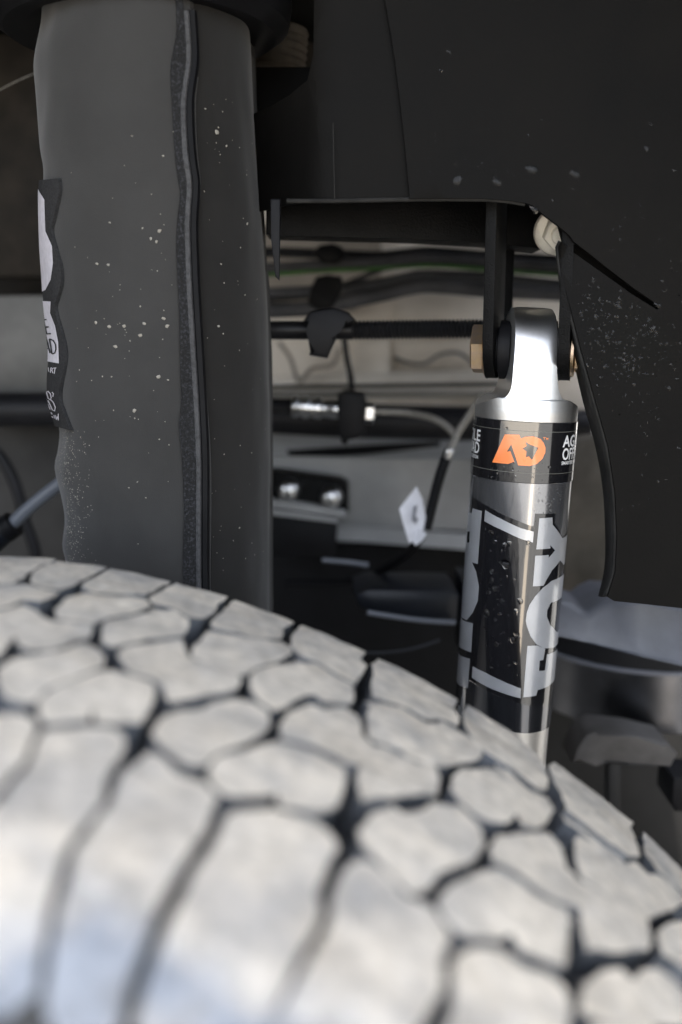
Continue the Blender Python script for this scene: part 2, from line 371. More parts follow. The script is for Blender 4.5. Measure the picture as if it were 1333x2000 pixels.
BL = [
 ('A', 'f', [(-60,85),(160,83),(330,98),(240,130),(185,155),(130,200),(60,235),(-60,245)]),
 ('A', 'f', [(345,108),(545,111),(635,133),(545,180),(430,238),(340,265),(250,260),(190,235),(205,165),(270,132)]),
 ('A', 'f', [(650,150),(740,150),(800,175),(860,178),(930,183),(1010,208),(920,255),(860,292),(850,300),(650,298),(560,288),(480,252),(560,195)]),
 ('A', 'f', [(1040,226),(1130,235),(1180,260),(1230,262),(1325,295),(1255,345),(1250,390),(1180,430),(1110,430),(1010,378),(890,345),(880,320),(950,270)]),
 ('B', 'f', [(345,203),(410,235),(480,248),(520,250),(680,312),(610,370),(590,410),(585,440),(400,425),(330,400),(200,370),(190,345),(260,270)]),
 ('B', 'f', [(740,343),(890,420),(950,420),(1090,490),(1045,550),(1075,590),(1060,640),(1010,690),(870,612),(790,560),(710,540),(645,480),(668,400)]),
 ('E', 'f', [(280,63),(470,165),(520,160),(715,285),(690,350),(725,420),(720,460),(640,428),(540,425),(460,378),(330,328),(240,290),(240,190),(230,110)]),
 ('E', 'f', [(785,350),(890,390),(1010,488),(1100,560),(1200,655),(1235,740),(1240,840),(1180,830),(1050,715),(960,655),(870,595),(820,550),(770,480),(760,410)]),
 ('F', 'f', [(590,255),(680,310),(790,390),(830,400),(940,480),(1010,560),(1035,640),(1075,760),(1080,800),(1020,808),(900,718),(760,608),(660,540),(640,450),(590,370),(565,290)]),
 ('F', 'f', [(1105,665),(1200,750),(1333,840),(1450,930),(1500,1120),(1333,1005),(1190,895),(1130,800)]),
 ('A', 'm', [(-60,260),(60,250),(170,245),(260,275),(330,288),(300,312),(230,338),(130,332),(40,365),(-60,385)]),
 ('A', 'm', [(330,385),(400,322),(500,300),(660,312),(840,322),(865,365),(820,392),(620,430),(540,468),(420,450),(340,435)]),
 ('A', 'm', [(-60,405),(40,388),(140,360),(240,420),(300,445),(420,462),(530,482),(515,545),(420,575),(300,618),(170,628),(110,600),(90,540),(40,580),(0,640),(-60,690)]),
 ('A', 'm', [(620,455),(880,402),(1000,390),(1085,440),(1090,480),(1050,538),(920,545),(870,545),(720,578),(640,600),(600,560),(600,490)]),
 ('A', 'm', [(690,655),(730,605),(870,580),(1050,562),(1075,650),(1130,690),(1330,720),(1390,790),(1365,850),(1200,880),(1060,905),(985,930),(955,830),(890,785),(760,755)]),
 ('A', 'm', [(-10,720),(90,662),(180,655),(310,640),(480,578),(560,615),(600,670),(590,710),(500,750),(380,803),(250,858),(200,918),(150,930),(60,900),(10,860),(-5,790)]),
 ('A', 'm', [(230,905),(300,855),(420,803),(560,752),(640,742),(750,775),(880,802),(900,850),(860,960),(810,1035),(640,1035),(565,1030),(540,955),(500,1015),(380,1032),(275,1045),(235,990)]),
 ('B', 'm', [(100,480),(180,400),(300,412),(400,438),(590,455),(640,485),(650,522),(560,570),(450,590),(390,630),(350,640),(200,590),(80,550)]),
 ('B', 'm', [(425,660),(450,620),(560,590),(720,580),(790,577),(880,642),(1000,702),(1005,780),(980,800),(840,800),(790,758),(740,760),(600,830),(540,850),(470,800),(420,740)]),
 ('C', 'm', [(885,240),(940,160),(1060,107),(1120,112),(1180,105),(1240,65),(1370,45),(1450,60),(1540,120),(1555,190),(1530,240),(1400,300),(1250,360),(1180,425),(1080,420),(1000,370),(930,300)]),
 ('D', 'm', [(590,200),(640,130),(740,80),(800,85),(840,110),(960,105),(1030,150),(1050,240),(1100,290),(1130,330),(1100,400),(1040,428),(970,415),(880,365),(780,316),(680,285),(600,272)]),
 ('D', 'm', [(190,420),(240,382),(540,302),(640,308),(780,350),(900,422),(960,440),(950,540),(900,660),(820,700),(740,680),(595,660),(570,575),(530,602),(300,610),(230,570),(180,500)]),
 ('E', 'm', [(220,370),(280,340),(400,360),(500,430),(560,462),(650,450),(760,512),(850,580),(860,620),(830,658),(700,685),(640,700),(560,685),(440,645),(400,608),(300,568),(220,538),(210,450)]),
 ('E', 'm', [(165,690),(175,625),(230,585),(300,592),(400,640),(480,682),(590,708),(610,780),(590,860),(400,868),(250,868),(180,895),(170,830)]),
 ('F', 'm', [(15,350),(60,310),(200,300),(330,312),(390,372),(430,420),(540,460),(580,530),(540,610),(480,640),(400,632),(370,555),(340,600),(300,610),(200,600),(130,560),(50,490),(8,430)]),
 ('H', 'm', [(640,60),(700,-20),(790,-62),(850,-20),(930,-30),(1000,-70),(1130,-60),(1220,30),(1240,110),(1200,190),(1020,260),(960,350),(890,362),(800,280),(720,180),(650,130)]),
 ('F', 'm', [(230,760),(270,695),(400,680),(560,680),(620,740),(655,860),(720,930),(900,1040),(1020,1100),(1120,1160),(1150,1290),(1130,1340),(980,1350),(780,1345),(762,1250),(755,1110),(700,1080),(600,1045),(480,978),(340,878),(240,830)]),
 ('G', 'm', [(-90,290),(0,210),(150,140),(270,112),(370,182),(480,265),(600,318),(668,345),(668,450),(665,600),(650,670),(560,640),(400,570),(350,480),(305,480),(290,520),(100,500),(40,470),(-50,390)]),
 ('F', 'm', [(720,720),(740,692),(850,742),(940,820),(1010,852),(1070,850),(1130,910),(1180,915),(1270,960),(1360,1060),(1280,1100),(1110,1158),(1050,1118),(900,1028),(760,938),(730,860)]),
 ('G', 'm', [(1190,480),(1250,440),(1450,380),(1450,750),(1300,650),(1220,600)]),
 ('G', 'm', [(760,800),(870,700),(970,690),(1020,745),(1060,770),(1110,692),(1200,690),(1290,760),(1400,880),(1400,1010),(1200,1020),(900,1010),(745,930)]),
 # near shoulder lugs: (top outline), then right and left edges run on over the shoulder
 ('C', 'n', [(-210,160),(40,130),(160,135),(220,200),(190,300),(140,400),(60,500),(-60,620),(-190,760),(-420,1250),(-760,1250),(-640,200)]),
 ('C', 'n', [(270,210),(400,202),(620,205),(720,262),(740,320),(625,470),(602,560),(600,640),(490,770),(420,870),(340,1010),(275,1300),(190,1900),(-420,1900),(-200,1120),(-90,740),(60,545),(170,420),(230,250)]),
 ('C', 'n', [(870,340),(940,372),(990,450),(1060,500),(1180,520),(1262,612),(1240,680),(1190,800),(1120,920),(1020,1060),(920,1240),(800,1540),(640,2100),(235,2000),(335,1320),(420,980),(560,750),(655,640),(675,500),(790,400)]),
 ('D', 'n', [(310,690),(420,682),(560,682),(760,732),(880,830),(915,890),(880,980),(800,1130),(835,1300),(690,1540),(520,1960),(420,2200),(-290,2100),(-170,1560),(-10,1250),(60,1080),(150,970),(220,860),(250,760)]),
 ('H', 'n', [(630,190),(700,210),(790,292),(850,382),(990,430),(1060,520),(1090,592),(1035,690),(1055,830),(970,960),(880,1110),(800,1330),(0,1330),(200,1010),(335,790),(512,500),(490,385),(560,230)]),
 ('G', 'n', [(40,582),(180,562),(300,582),(380,662),(530,702),(620,772),(690,862),(680,980),(640,1150),(560,1400),(-160,1400),(-60,1100),(-15,960),(22,800),(0,650)]),
]
tyre = thing('off_road_tyre', 'chunky off-road tyre with pale dusty tread blocks filling the foreground', 'tyre', TC)
carc = []
for i in range(61):
    q = -.105 + i * (TWID + .25) / 60; carc.append(q)
bm = bmesh.new(); NS_ = 160; rings = []
for q in carc:
    rings.append([bm.verts.new(tyre_pt(2 * math.pi * k / NS_, q, .0105 if -.045 < q < TWID + .10 else .0035)) for k in range(NS_)])
for i in range(len(rings) - 1):
    for k in range(NS_):
        bm.faces.new((rings[i][k], rings[i][(k + 1) % NS_], rings[i + 1][(k + 1) % NS_], rings[i + 1][k]))
bmesh.ops.recalc_face_normals(bm, faces=bm.faces[:])
for f in bm.faces:
    c = f.calc_center_median() - TC; ax_ = -c.dot(TA)
    if (c + TA * ax_).length < TR - .035: f.material_index = 1
new_obj('carcass', bm, [M['rubber'], M['shoulder']], tyre)
wp = prof(carc[-1]); wq = prof(carc[0])
new_obj('wheel_rim', lathe_bm(TC - TA * (wp[0] - .012), TA, [(.02, 0), (.12, .01), (wp[1] - .02, .006), (wp[1] + .004, 0), (wp[1] + .004, wp[0] - wq[0] - .03), (.05, wp[0] - wq[0] - .06)], 64), M['steel'], tyre)
def jag(pts, step, amp, seed):
    out = []
    N = len(pts)
    for i in range(N):
        a, b = pts[i], pts[(i + 1) % N]
        n = max(1, int((b - a).length / step))
        for k in range(n):
            p = a.lerp(b, k / n)
            nv = noise.noise_vector(Vector((p.x * 160 + seed, p.y * 160, seed * .7)))
            out.append(Vector((p.x + nv.x * amp, p.y + nv.y * amp)))
    return out
def grow(pts, d):
    N = len(pts); ar = sum(pts[i].x * pts[(i + 1) % N].y - pts[(i + 1) % N].x * pts[i].y for i in range(N))
    sg = 1 if ar > 0 else -1; out = []
    for i in range(N):
        t = (pts[(i + 1) % N] - pts[i - 1])
        if t.length < 1e-9: out.append(pts[i]); continue
        t.normalize(); out.append(pts[i] + Vector((t.y, -t.x)) * d * sg)
    return out
blocks = []
for bi, (cr, row, pl) in enumerate(BL):
    ox, oy, sc = CR[cr]
    pp = [pick(ox + x / sc, oy + y / sc) for x, y in pl]
    pts = [Vector((th * TR, q)) for th, q in pp]
    if row == 'n': pts = chaikin(pts, 1)
    pts = grow(jag(pts, .0035 if row == 'f' else .005, .0011 if row == 'f' else .0008, bi * 3.1), .0004 if row != 'n' else -.0002)
    bm = fill2d([pts], .012, .008)
    def fn(a, b, d, bi=bi):
        h = 0 if d else .0007 * noise.noise(Vector((a * 90, b * 90, bi)))
        return tyre_pt(a / TR, b, d + h)
    solid(bm, fn, .0125, bevel=.0013, side_mat=1, back=False)
    for f in bm.faces:
        if f.material_index == 0:
            c = f.calc_center_median() - TC; ax_ = -c.dot(TA); rr_ = (c + TA * ax_).length
            if ax_ > TWID + .012 and rr_ < TR - .060: f.material_index = 2
    # bevel faces belong to the top; near-vertical faces are wall
    o = new_obj('tread_block', bm, [M['tread_top'], M['tread_side'], M['shoulder']], tyre)
    blocks.append((o, row, min(p.x for p in pts) / TR, max(p.x for p in pts) / TR))
TIES = [('A', [(560,294),(700,300),(850,300)]), ('A', [(190,238),(260,268),(340,275)]), ('A', [(880,345),(1000,382),(1100,435)]), ('B', [(200,374),(400,432),(585,446)]),
        ('B', [(690,540),(790,568),(870,625),(1000,697)]), ('B', [(80,553),(200,588),(350,642)]), ('A', [(640,745),(760,765),(890,790)]), ('A', [(330,440),(420,456),(530,477)]),
        ('D', [(600,284),(700,300),(800,335),(900,400),(960,430)]), ('E', [(215,545),(300,578),(400,622),(500,680),(590,705)]), ('E', [(240,330),(330,333),(460,382)]),
        ('E', [(960,655),(1050,718),(1180,832)]), ('G', [(270,100),(370,172),(480,252),(600,310),(690,335)]), ('G', [(690,110),(760,160),(900,250),(1050,342)]),
        ('F', [(660,548),(760,612),(900,722),(1010,810)]), ('D', [(1100,285),(1140,340),(1100,410)]), ('A', [(170,245),(60,248),(-60,255)]), ('A', [(130,345),(40,378),(-60,396)])]
for ti, (cr, pl) in enumerate(TIES):
    ox, oy, sc = CR[cr]
    line = [Vector((th * TR, q)) for th, q in (pick(ox + x / sc, oy + y / sc) for x, y in pl)]
    bm = fill2d([ribbon2d(line, .0075)], .012, .008)
    solid(bm, lambda a, b, d: tyre_pt(a / TR, b, .0021 + d), .010, side_mat=1, back=False)
    new_obj('tie_bar', bm, [M['tread_top'], M['tread_side']], tyre)
ext = {}
for o, row, a, b in blocks:
    e = ext.setdefault(row, [9, -9]); e[0] = min(e[0], a); e[1] = max(e[1], b)
for o, row, a, b in blocks:                        # the tread goes on out of frame: the same blocks turned about the hub
    span = ext[row][1] - ext[row][0] + .012
    for s in (-1, 1):
        if (s < 0 and a + s * span < -.75) or (s > 0 and b + s * span > 1.35): continue
        c = o.copy(); COL.objects.link(c)
        R = Matrix.Translation(TC) @ Matrix.Rotation(s * span, 4, TA) @ Matrix.Translation(-TC)
        c.parent = tyre; c.matrix_parent_inverse = Matrix.Translation(-TC) @ R

# ------------------------------------------------------------------ vehicle body round the wheel (arch, fender, inner wall)
veh = thing('vehicle_body', 'dark vehicle body with wheel arch housing around the tyre', 'vehicle body', (0, .8, .2))
bm = bmesh.new(); rr = []
HC = TC.z
def hp(a, y):
    k = float(np.interp(y, [.1, .3, .585], [1.05, .90, .79]))
    return (TC.x + max(.82, k * .95) * math.sin(a), y, HC + k * math.cos(a))
AS = [math.radians(-98 + 196 * k / 48) for k in range(49)]
for y in (-.02, .10, .3, .585, .98): rr.append([bm.verts.new(hp(a, y)) for a in AS])  # outermost ring is an unseen flare added to keep the sun off
for i in range(4):
    for k in range(48):
        if i == 3 and AS[k] > math.radians(30): continue          # faces left out to let light into the bay
        bm.faces.new((rr[i][k], rr[i][k + 1], rr[i + 1][k + 1], rr[i + 1][k]))
o = new_obj('arch_housing', bm, M['panel'], veh)
bm = bmesh.new(); a_, b_ = [], []
for a in AS:
    s, c = math.sin(a), math.cos(a)
    a_.append(bm.verts.new(hp(a, .10)))
    m_ = min(2.4 / max(abs(s), 1e-6), 1.32 / c if c > 0 else 9e9)
    b_.append(bm.verts.new((TC.x + m_ * s, .10, max(HC + m_ * c, HC - .34))))
for k in range(48): bm.faces.new((a_[k], a_[k + 1], b_[k + 1], b_[k]))
new_obj('fender', bm, M['paint'], veh, smooth=False)
bm = bmesh.new()
bmesh.ops.create_cube(bm, size=1, matrix=Matrix.Translation((-.2, 1.04, -.02)) @ Matrix.Diagonal((3.6, .06, .9, 1)))
new_obj('inner_wall', bm, M['dark_grey'], veh, smooth=False)
bm = bmesh.new()
bmesh.ops.create_cube(bm, size=1, matrix=Matrix.Translation((-.2, 1.75, -.45)) @ Matrix.Diagonal((3.6, 1.3, .06, 1)))
new_obj('underfloor', bm, M['dark_grey'], veh, smooth=False)

# ------------------------------------------------------------------ neoprene shock cover on the left
SL = [(82,-80),(82,20),(80,75),(66,140),(70,200),(78,300),(85,345),(84,400),(86,480),(90,540),(94,600),(103,680),(100,760),(116,830),(114,870),(107,905),(118,950),(127,1000),(122,1050),(130,1095),(134,1250),(134,1420)]
SR = [(498,-80),(498,20),(503,80),(508,200),(515,320),(525,450),(535,600),(538,750),(540,900),(538,1050),(538,1250),(538,1420)]
YS = .550; HYS = .064
def interp(tab, y):
    ys = [t[1] for t in tab]; return float(np.interp(y, ys, [t[0] for t in tab]))
def smoothcurve(tab, n=5):
    return [(v.x, v.y) for v in catmull([Vector(t) for t in tab], n)]
SLs, SRs = smoothcurve(SL), smoothcurve(SR)
SEAM = [(362,-80),(362,0),(366,60),(368,120),(358,200),(362,300),(370,360),(366,430),(368,520),(372,600),(378,700),(384,800),(388,900),(388,1000),(388,1100),(390,1250),(390,1420)]
SEAMs = smoothcurve(SEAM)
NSL = 2.1
def _row(py):
    z = at(300, py, YS).z
    return z
def _ring(cx, hx, z, ph, d):
    fold = .0010 * noise.noise(Vector((ph * 2.2, z * 14, 3))) + .0006 * noise.noise(Vector((ph * 5, z * 40, 9)))
    c, s_ = -math.cos(ph), -math.sin(ph); e = 2 / NSL
    return Vector((cx + math.copysign(abs(c) ** e, c) * hx + c * (d + fold), YS + math.copysign(abs(s_) ** e, s_) * HYS + s_ * (d + fold), z))
_tab = {}
_PH = [math.pi * (k / 60 * 1.2 - .1) for k in range(61)]
def _get(py):
    k = round(py / 4)
    if k in _tab: return _tab[k]
    y = k * 4; L, R_ = interp(SLs, y), interp(SRs, y); z = _row(y)
    l, r = at(L, y, YS).x, at(R_, y, YS).x
    for _ in range(5):
        xs = [proj(_ring((l + r) / 2, (r - l) / 2, z, p, 0))[0] for p in _PH]
        l += (L - min(xs)) * YS / F; r += (R_ - max(xs)) * YS / F
    i0, i1 = int(np.argmin(xs)), int(np.argmax(xs))
    _tab[k] = ((l + r) / 2, (r - l) / 2, z, xs[i0:i1 + 1], _PH[i0:i1 + 1]); return _tab[k]
def sleeve_pt(px, py, d=0.0, wrap=None):
    """point on the cover: px across the visible front, d outwards; wrap = angle round the whole tube"""
    if wrap is None:                       # rows are level cuts: find the one that meets the line of sight
        y = py
        for _ in range(4): y += (py - proj(_sleeve(px, y, d, None))[1]) * .85
        return _sleeve(px, y, d, None)
    return _sleeve(px, py, d, wrap)
def _sleeve(px, py, d, wrap):
    k0 = math.floor(py / 4); f = py / 4 - k0
    out = []
    for k in (k0, k0 + 1):
        cx, hx, z, xs, ps = _get(k * 4)
        ph = wrap if wrap is not None else float(np.interp(px, xs, ps))
        out.append(_ring(cx, hx, z, ph, d))
    return out[0].lerp(out[1], f)
cover = thing('shock_cover', 'tall dark grey fabric cover wrapped around a strut, seam down its front', 'cover', at(310, 1300, YS))
bm = bmesh.new(); rows = []
ys = [-60 + 14 * i for i in range(107)]
NA = 96
for y in ys:
    ring = []
    for k in range(NA):
        ph = 2 * math.pi * k / NA
        p = sleeve_pt(0, y, 0, wrap=ph)
        sx, sy = proj(p)
        d = 0
        if .02 < ph < math.pi * 1.1:
            sm = interp(SEAMs, sy)
            if sx > sm + 8: d = -.0035 * min(1, (sx - sm - 8) / 14)      # the underlapping side sits lower
        ring.append(bm.verts.new(sleeve_pt(0, y, d, wrap=ph)))
    rows.append(ring)
for i in range(len(rows) - 1):
    for k in range(NA): bm.faces.new((rows[i][k], rows[i][(k + 1) % NA], rows[i + 1][(k + 1) % NA], rows[i + 1][k]))
bmesh.ops.recalc_face_normals(bm, faces=bm.faces[:])
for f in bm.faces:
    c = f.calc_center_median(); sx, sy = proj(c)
    if c.y < YS + .02 and sx > interp(SEAMs, sy) + 6: f.material_index = 1  # shade of the side turned away, put into a darker copy of the fabric
new_obj('fabric_tube', bm, [M['neoprene'], M['neoprene_shaded']], cover)
def sleeve_patch(name, loops, d0, depth, m, parent, cell=(14, 14), bevel=0):
    bm = fill2d(loops, *cell)
    solid(bm, lambda a, b, d: sleeve_pt(a, b, d0 - d), depth, bevel)
    return new_obj(name, bm, m, parent)
def off(curve, dx): return [(x + dx, y) for x, y in curve]
vr = [p for p in SEAMs if p[1] <= 1300]
vl = [(342,-30),(345,60),(334,130),(336,200),(342,300),(348,350),(352,380),(346,440),(345,500),(350,600),(352,700),(354,790),(350,830),(356,900),(360,1000),(358,1100),(360,1300)]
vls = [(v.x, v.y) for v in catmull([Vector(p) for p in vl], 5)]
vr2 = [(interp(SEAMs, y) - 6, y) for y in [-30 + 20 * i for i in range(67)]]
sleeve_patch('velcro_strip', [vls + vr2[::-1]], .0016, .0022, M['velcro'], cover, (8, 14), .0004)
def sleeve_tube(name, curve, r, d, m):
    Q = [sleeve_pt(x, y, d) for x, y in curve]
    bm = tube_bm(Q, r, 8); bmesh.ops.recalc_face_normals(bm, faces=bm.faces[:])
    return new_obj(name, bm, m, cover)
ys2 = [22 + 16 * i for i in range(80)]
sleeve_tube('piping', [(interp(SEAMs, y) - 1, y) for y in ys2], .0016, .0008, M['piping'])
sleeve_tube('seam_shade', [(interp(SEAMs, y) + 12, y) for y in ys2], .0030, -.0016, M['black_plastic'])  # black tube stands in for the shade between the two pipings
sleeve_tube('piping', [(interp(SEAMs, y) + 22 + 3 * math.sin(y * .008), y) for y in ys2[8:]], .0011, -.0028, M['neoprene'])
# woven tag on the left edge
def c2(pts): return [(x / 2.44, 300 + y / 2.44) for x, y in pts]
tg_r = c2([(295,118),(300,180),(275,300),(262,370),(280,450),(305,540),(308,620),(290,690),(280,740),(300,820),(325,920),(325,1000),(300,1150),(320,1230),(355,1320)])
tg_r = [(v.x, v.y) for v in catmull([Vector(p) for p in tg_r], 5)]
tg_l = [(interp(SLs, y) - 2, y) for y in [832 - 20 * i for i in range(25)]]
ct = sleeve_patch('woven_tag', [tg_r + tg_l], .0022, .0020, M['tag_black'], cover, (6, 12), .0003)
sleeve_patch('printed_mark', [c2([(203,165),(235,220),(240,370),(270,440),(275,520),(265,600),(240,650),(200,665),(190,600),(190,430),(185,360),(185,250)])], .00245, 0, M['tag_white'], ct, (6, 12))
sleeve_patch('printed_mark', [c2([(180,700),(265,705),(262,760),(285,820),(300,900),(303,1000),(250,990),(230,900),(205,790),(190,770)])], .00245, 0, M['tag_white'], ct, (6, 12))
def c6(p): return (60 + p[0] / 7.69, 600 + p[1] / 7.69)
def strokes(name, lines, w, m, d):
    bm = bmesh.new()
    for ln in lines:
        t = fill2d([ribbon2d([c6(p) for p in ln], w)], 5, 8)
        me = bpy.data.meshes.new('t'); t.to_mesh(me); t.free(); bm.from_mesh(me); bpy.data.meshes.remove(me)
    for v in bm.verts: v.co = sleeve_pt(v.co.x, v.co.y, d)
    bmesh.ops.recalc_face_normals(bm, faces=bm.faces[:])
    return new_obj(name, bm, m, ct)
strokes('tag_lettering', [[(265,190),(320,185)],[(272,190),(300,300),(322,400)],[(300,300),(352,295)],[(322,400),(388,398)],
                         [(285,370),(305,385)],
                         [(312,450),(340,560),(370,690)],[(335,620),(358,618)],[(362,475),(400,700)],[(362,475),(420,500),(452,560),(458,630),(440,690),(400,700)]], 2.6, M['tag_black'], .0027)
strokes('tag_lettering', [[(345,905),(355,970)],[(385,910),(378,985)],[(385,910),(412,920),(405,945),(382,945)],[(398,945),(415,990)],[(420,915),(462,912)],[(445,915),(432,1000)]], 1.6, M['tag_white'], .0027)
strokes('tag_emblem', [[(290,1250),(300,1350),(335,1450),(375,1535)],[(318,1275),(345,1265),(375,1300),(390,1360),(375,1390),(345,1370),(318,1275)],[(375,1380),(420,1430),(448,1500),(440,1560),(405,1540),(370,1460),(340,1400)],[(400,1275),(420,1300),(412,1345)]], 1.8, M['tag_white'], .0027)
strokes('tag_lettering', [[(385,1580),(405,1610)],[(395,1640),(420,1660)],[(430,1620),(440,1670)],[(450,1620),(465,1690)],[(465,1690),(478,1640)],[(478,1640),(496,1700)],[(496,1700),(492,1600)]], 1.5, M['tag_white'], .0027)
# strut mount above the cover
mt = thing('strut_mount', 'round black strut mount cut off by the top edge above the fabric cover', 'mount', at(280, 20, YS))
c0 = at(278, 44, YS)
new_obj('mount_cup', lathe_bm(Vector((c0.x, YS, c0.z - .010)), (0, 0, 1), [(.050, .010), (.060, .004), (.070, .003), (.077, .008), (.079, .018), (.079, .05), (.07, .06), (.04, .07)], 64), M['black_plastic'], mt)

# ------------------------------------------------------------------ shock absorber
YK = .525
KA = at(986, 1340, YK); KT = at(1028, 800, YK)
KU = (KT - KA).normalized()
KE2 = Vector((0, -1, 0)); KE2 = (KE2 - KU * KE2.dot(KU)).normalized(); KE1 = KE2.cross(KU) * -1
if KE1.x < 0: KE1 = -KE1
KR = 97.5 * mm_px(950, YK) * .995
def kpt(ph, v, dr=0.0):
    return KA + KU * v + (KE1 * math.sin(ph) + KE2 * math.cos(ph)) * (KR + dr)
def kpick(px, py):
    """pixel -> (angle from the front, height along the tube)"""
    d = ray(px, py).normalized()
    o = -KA
    dd = d - KU * d.dot(KU); oo = o - KU * o.dot(KU)
    a = dd.dot(dd); b = oo.dot(dd); c = oo.dot(oo) - KR * KR
    disc = b * b - a * c
    t = (-b - math.sqrt(disc)) / a if disc > 0 else -b / a
    p = d * t - KA
    v = p.dot(KU); x, y = p.dot(KE1), p.dot(KE2)
    ph = math.atan2(x, y)
    if disc <= 0: ph += math.copysign(min(.6, math.sqrt(-disc) / (KR * math.sqrt(a)) * 1.2), ph)
    return ph, v
def decal(name, loops, dr, m, parent, raw=False):
    ls = [[(ph * KR, v) for ph, v in (lp if raw else [kpick(*p) for p in lp])] for lp in loops]
    bm = fill2d(ls, math.radians(5) * KR, .02)
    for v in bm.verts: v.co = kpt(v.co.x / KR, v.co.y, dr)
    bmesh.ops.recalc_face_normals(bm, faces=bm.faces[:])
    for f in bm.faces:
        if f.normal.dot(f.calc_center_median() - (KA + KU * (f.calc_center_median() - KA).dot(KU))) < 0: f.normal_flip()
    return new_obj(name, bm, m, parent)
vtop = kpick(1028, 824)[1]; vlab = kpick(1010, 943)[1]; vb = kpick(985, 1427)[1]
shock = thing('shock_absorber', 'silver and black shock absorber standing in the liner opening, with orange emblem', 'shock absorber', KA)
body = new_obj('body_tube', lathe_bm(KA, KU, [(KR * .9, vb), (KR - .0002, vb + .0004), (KR, vb + .001), (KR, vtop)], 96, KE2), M['film'], shock)
new_obj('lower_tube', lathe_bm(KA, KU, [(KR * .97, vb + .001), (KR * .97, vb - .10), (KR * .8, vb - .103)], 96, KE2), M['alu'], shock)
band = new_obj('label_band', lathe_bm(KA, KU, [(KR + .0002, vlab), (KR + .0005, vlab + .0003), (KR + .0005, vtop - .0002), (KR + .0002, vtop)], 128, KE2), M['film_black'], shock)
# end cap: turned dome milled down to an eye
secs = [(824, 28.3, 28.3, 2.0), (806, 28.4, 28.4, 2.0), (801, 28.0, 28.2, 2.0), (795, 26.6, 28.0, 2), (788, 23.4, 27.7, 2), (781, 19.4, 27.4, 2), (774, 16.0, 27.1, 2),
        (766, 13.9, 26.8, 2), (755, 12.6, 26.4, 2), (735, 11.8, 25.8, 2), (700, 11.3, 24.6, 2), (665, 11.1, 22.4, 2), (640, 11.1, 19.2, 2), (624, 11.1, 15.4, 2), (613, 10.9, 11.4, 2), (606, 10.4, 7.7, 2), (602, 10.0, 4.6, 2), (600, 7, 2.0, 2)]
secs = [(kpick(1028, y)[1] if y > 780 else (at(1028, y, YK) - KA).dot(KU), hx / 28.3 * (KR + .0004), hy / 28.3 * (KR + .0004), n) for y, hx, hy, n in secs]
secs[0] = (vtop + .0001, *secs[0][1:])
sv = catmull([Vector((s[1], s[2], s[0])) for s in secs], 3); nn = np.interp([v.z for v in sv], [s[0] for s in secs], [s[3] for s in secs])
bm = bmesh.new(); rings = []
for v, n_ in zip(sv, nn):
    ring = []
    hx, hy, RB = v.x, v.y, KR * 1.004
    def fy(x): return hy * math.sqrt(max(0.0, 1 - (x / RB) ** 2))
    pr_ = [(hx * math.sin(math.radians(-90 + 180 * k / 29)), 1) for k in range(30)]
    loop = [(x, fy(x)) for x, _ in pr_] + [(hx, fy(hx) * (1 - 2 * k / 7)) for k in range(1, 7)] + [(-x, -fy(x)) for x, _ in pr_] + [(-hx, -fy(hx) * (1 - 2 * k / 7)) for k in range(1, 7)]
    sh = -.0013 * min(1, max(0, (v.z - vtop - .006) / .02))
    for x, y in loop: ring.append(bm.verts.new(KA + KU * v.z + KE1 * (x + sh) + KE2 * y))
    rings.append(ring)
for i in range(len(rings) - 1):
    for k in range(72): bm.faces.new((rings[i][k], rings[i][(k + 1) % 72], rings[i + 1][(k + 1) % 72], rings[i + 1][k]))
bm.faces.new(rings[-1]); bm.faces.new(rings[0][::-1]); bmesh.ops.recalc_face_normals(bm, faces=bm.faces[:])
new_obj('end_cap', bm, M['alu'], shock)
c3 = lambda pts: [(880 + x / 5.554, 970 + y / 5.554) for x, y in pts]
c4 = lambda pts: [(880 + x / 5.554, 1180 + y / 5.554) for x, y in pts]
cb = lambda pts: [(890 + x / 5.127, 790 + y / 5.127) for x, y in pts]
blk = c3([(60,-180),(150,-95),(230,-15),(300,40),(420,112),(560,190),(700,250),(880,320),(905,322),(920,185),(1140,180),(1130,280),(1215,440),(1300,300),(1400,420)]) + \
      c4([(1330,400),(1300,1000),(1110,1085),(1000,1112),(860,1100),(720,1070),(560,1015),(380,930),(230,835),(60,700),(-80,560),(-80,-900)])
decal('black_graphic', [blk], .00008, M['film_black'], shock)
L2 = .00016
decal('pale_stripe', [c3([(380,145),(560,245),(760,340),(905,380),(895,497),(760,455),(560,360),(370,265)])], L2, M['film_light'], shock)
decal('pale_stripe', [c4([(245,672),(390,745),(560,830),(740,905),(765,915),(760,1022),(740,1015),(560,960),(390,890),(235,795)])], L2, M['film_light'], shock)
decal('lettering', [c3([(965,235),(1105,225),(1108,305),(1213,450),(1330,400),(1330,720),(1225,740),(1190,690),(1100,800),(1040,905),(1010,965),(895,972),(920,640),(1068,632),(1065,662),(1135,583),(1082,525),(1085,560),(932,572)])], L2, M['film_light'], shock)
decal('lettering', [c3([(1260,835),(1215,850),(1100,910),(1000,990),(920,1080),(860,1170),(828,1260),(818,1350),(830,1410),(870,1515),(930,1600),(1010,1645),(1120,1635),(1260,1590),(1260,1480),(1150,1470),(1080,1390),(1045,1300),(1050,1230),(1090,1150),(1190,1105),(1260,1095)])], L2, M['film_light'], shock)
decal('lettering', [c4([(835,452),(940,447),(1028,485),(1008,604),(968,612),(960,724),(1024,718),(1045,545),(1135,508),(1200,490),(1200,790),(1120,832),(1000,915),(945,930),(930,990),(790,1010)])], L2, M['film_light'], shock)
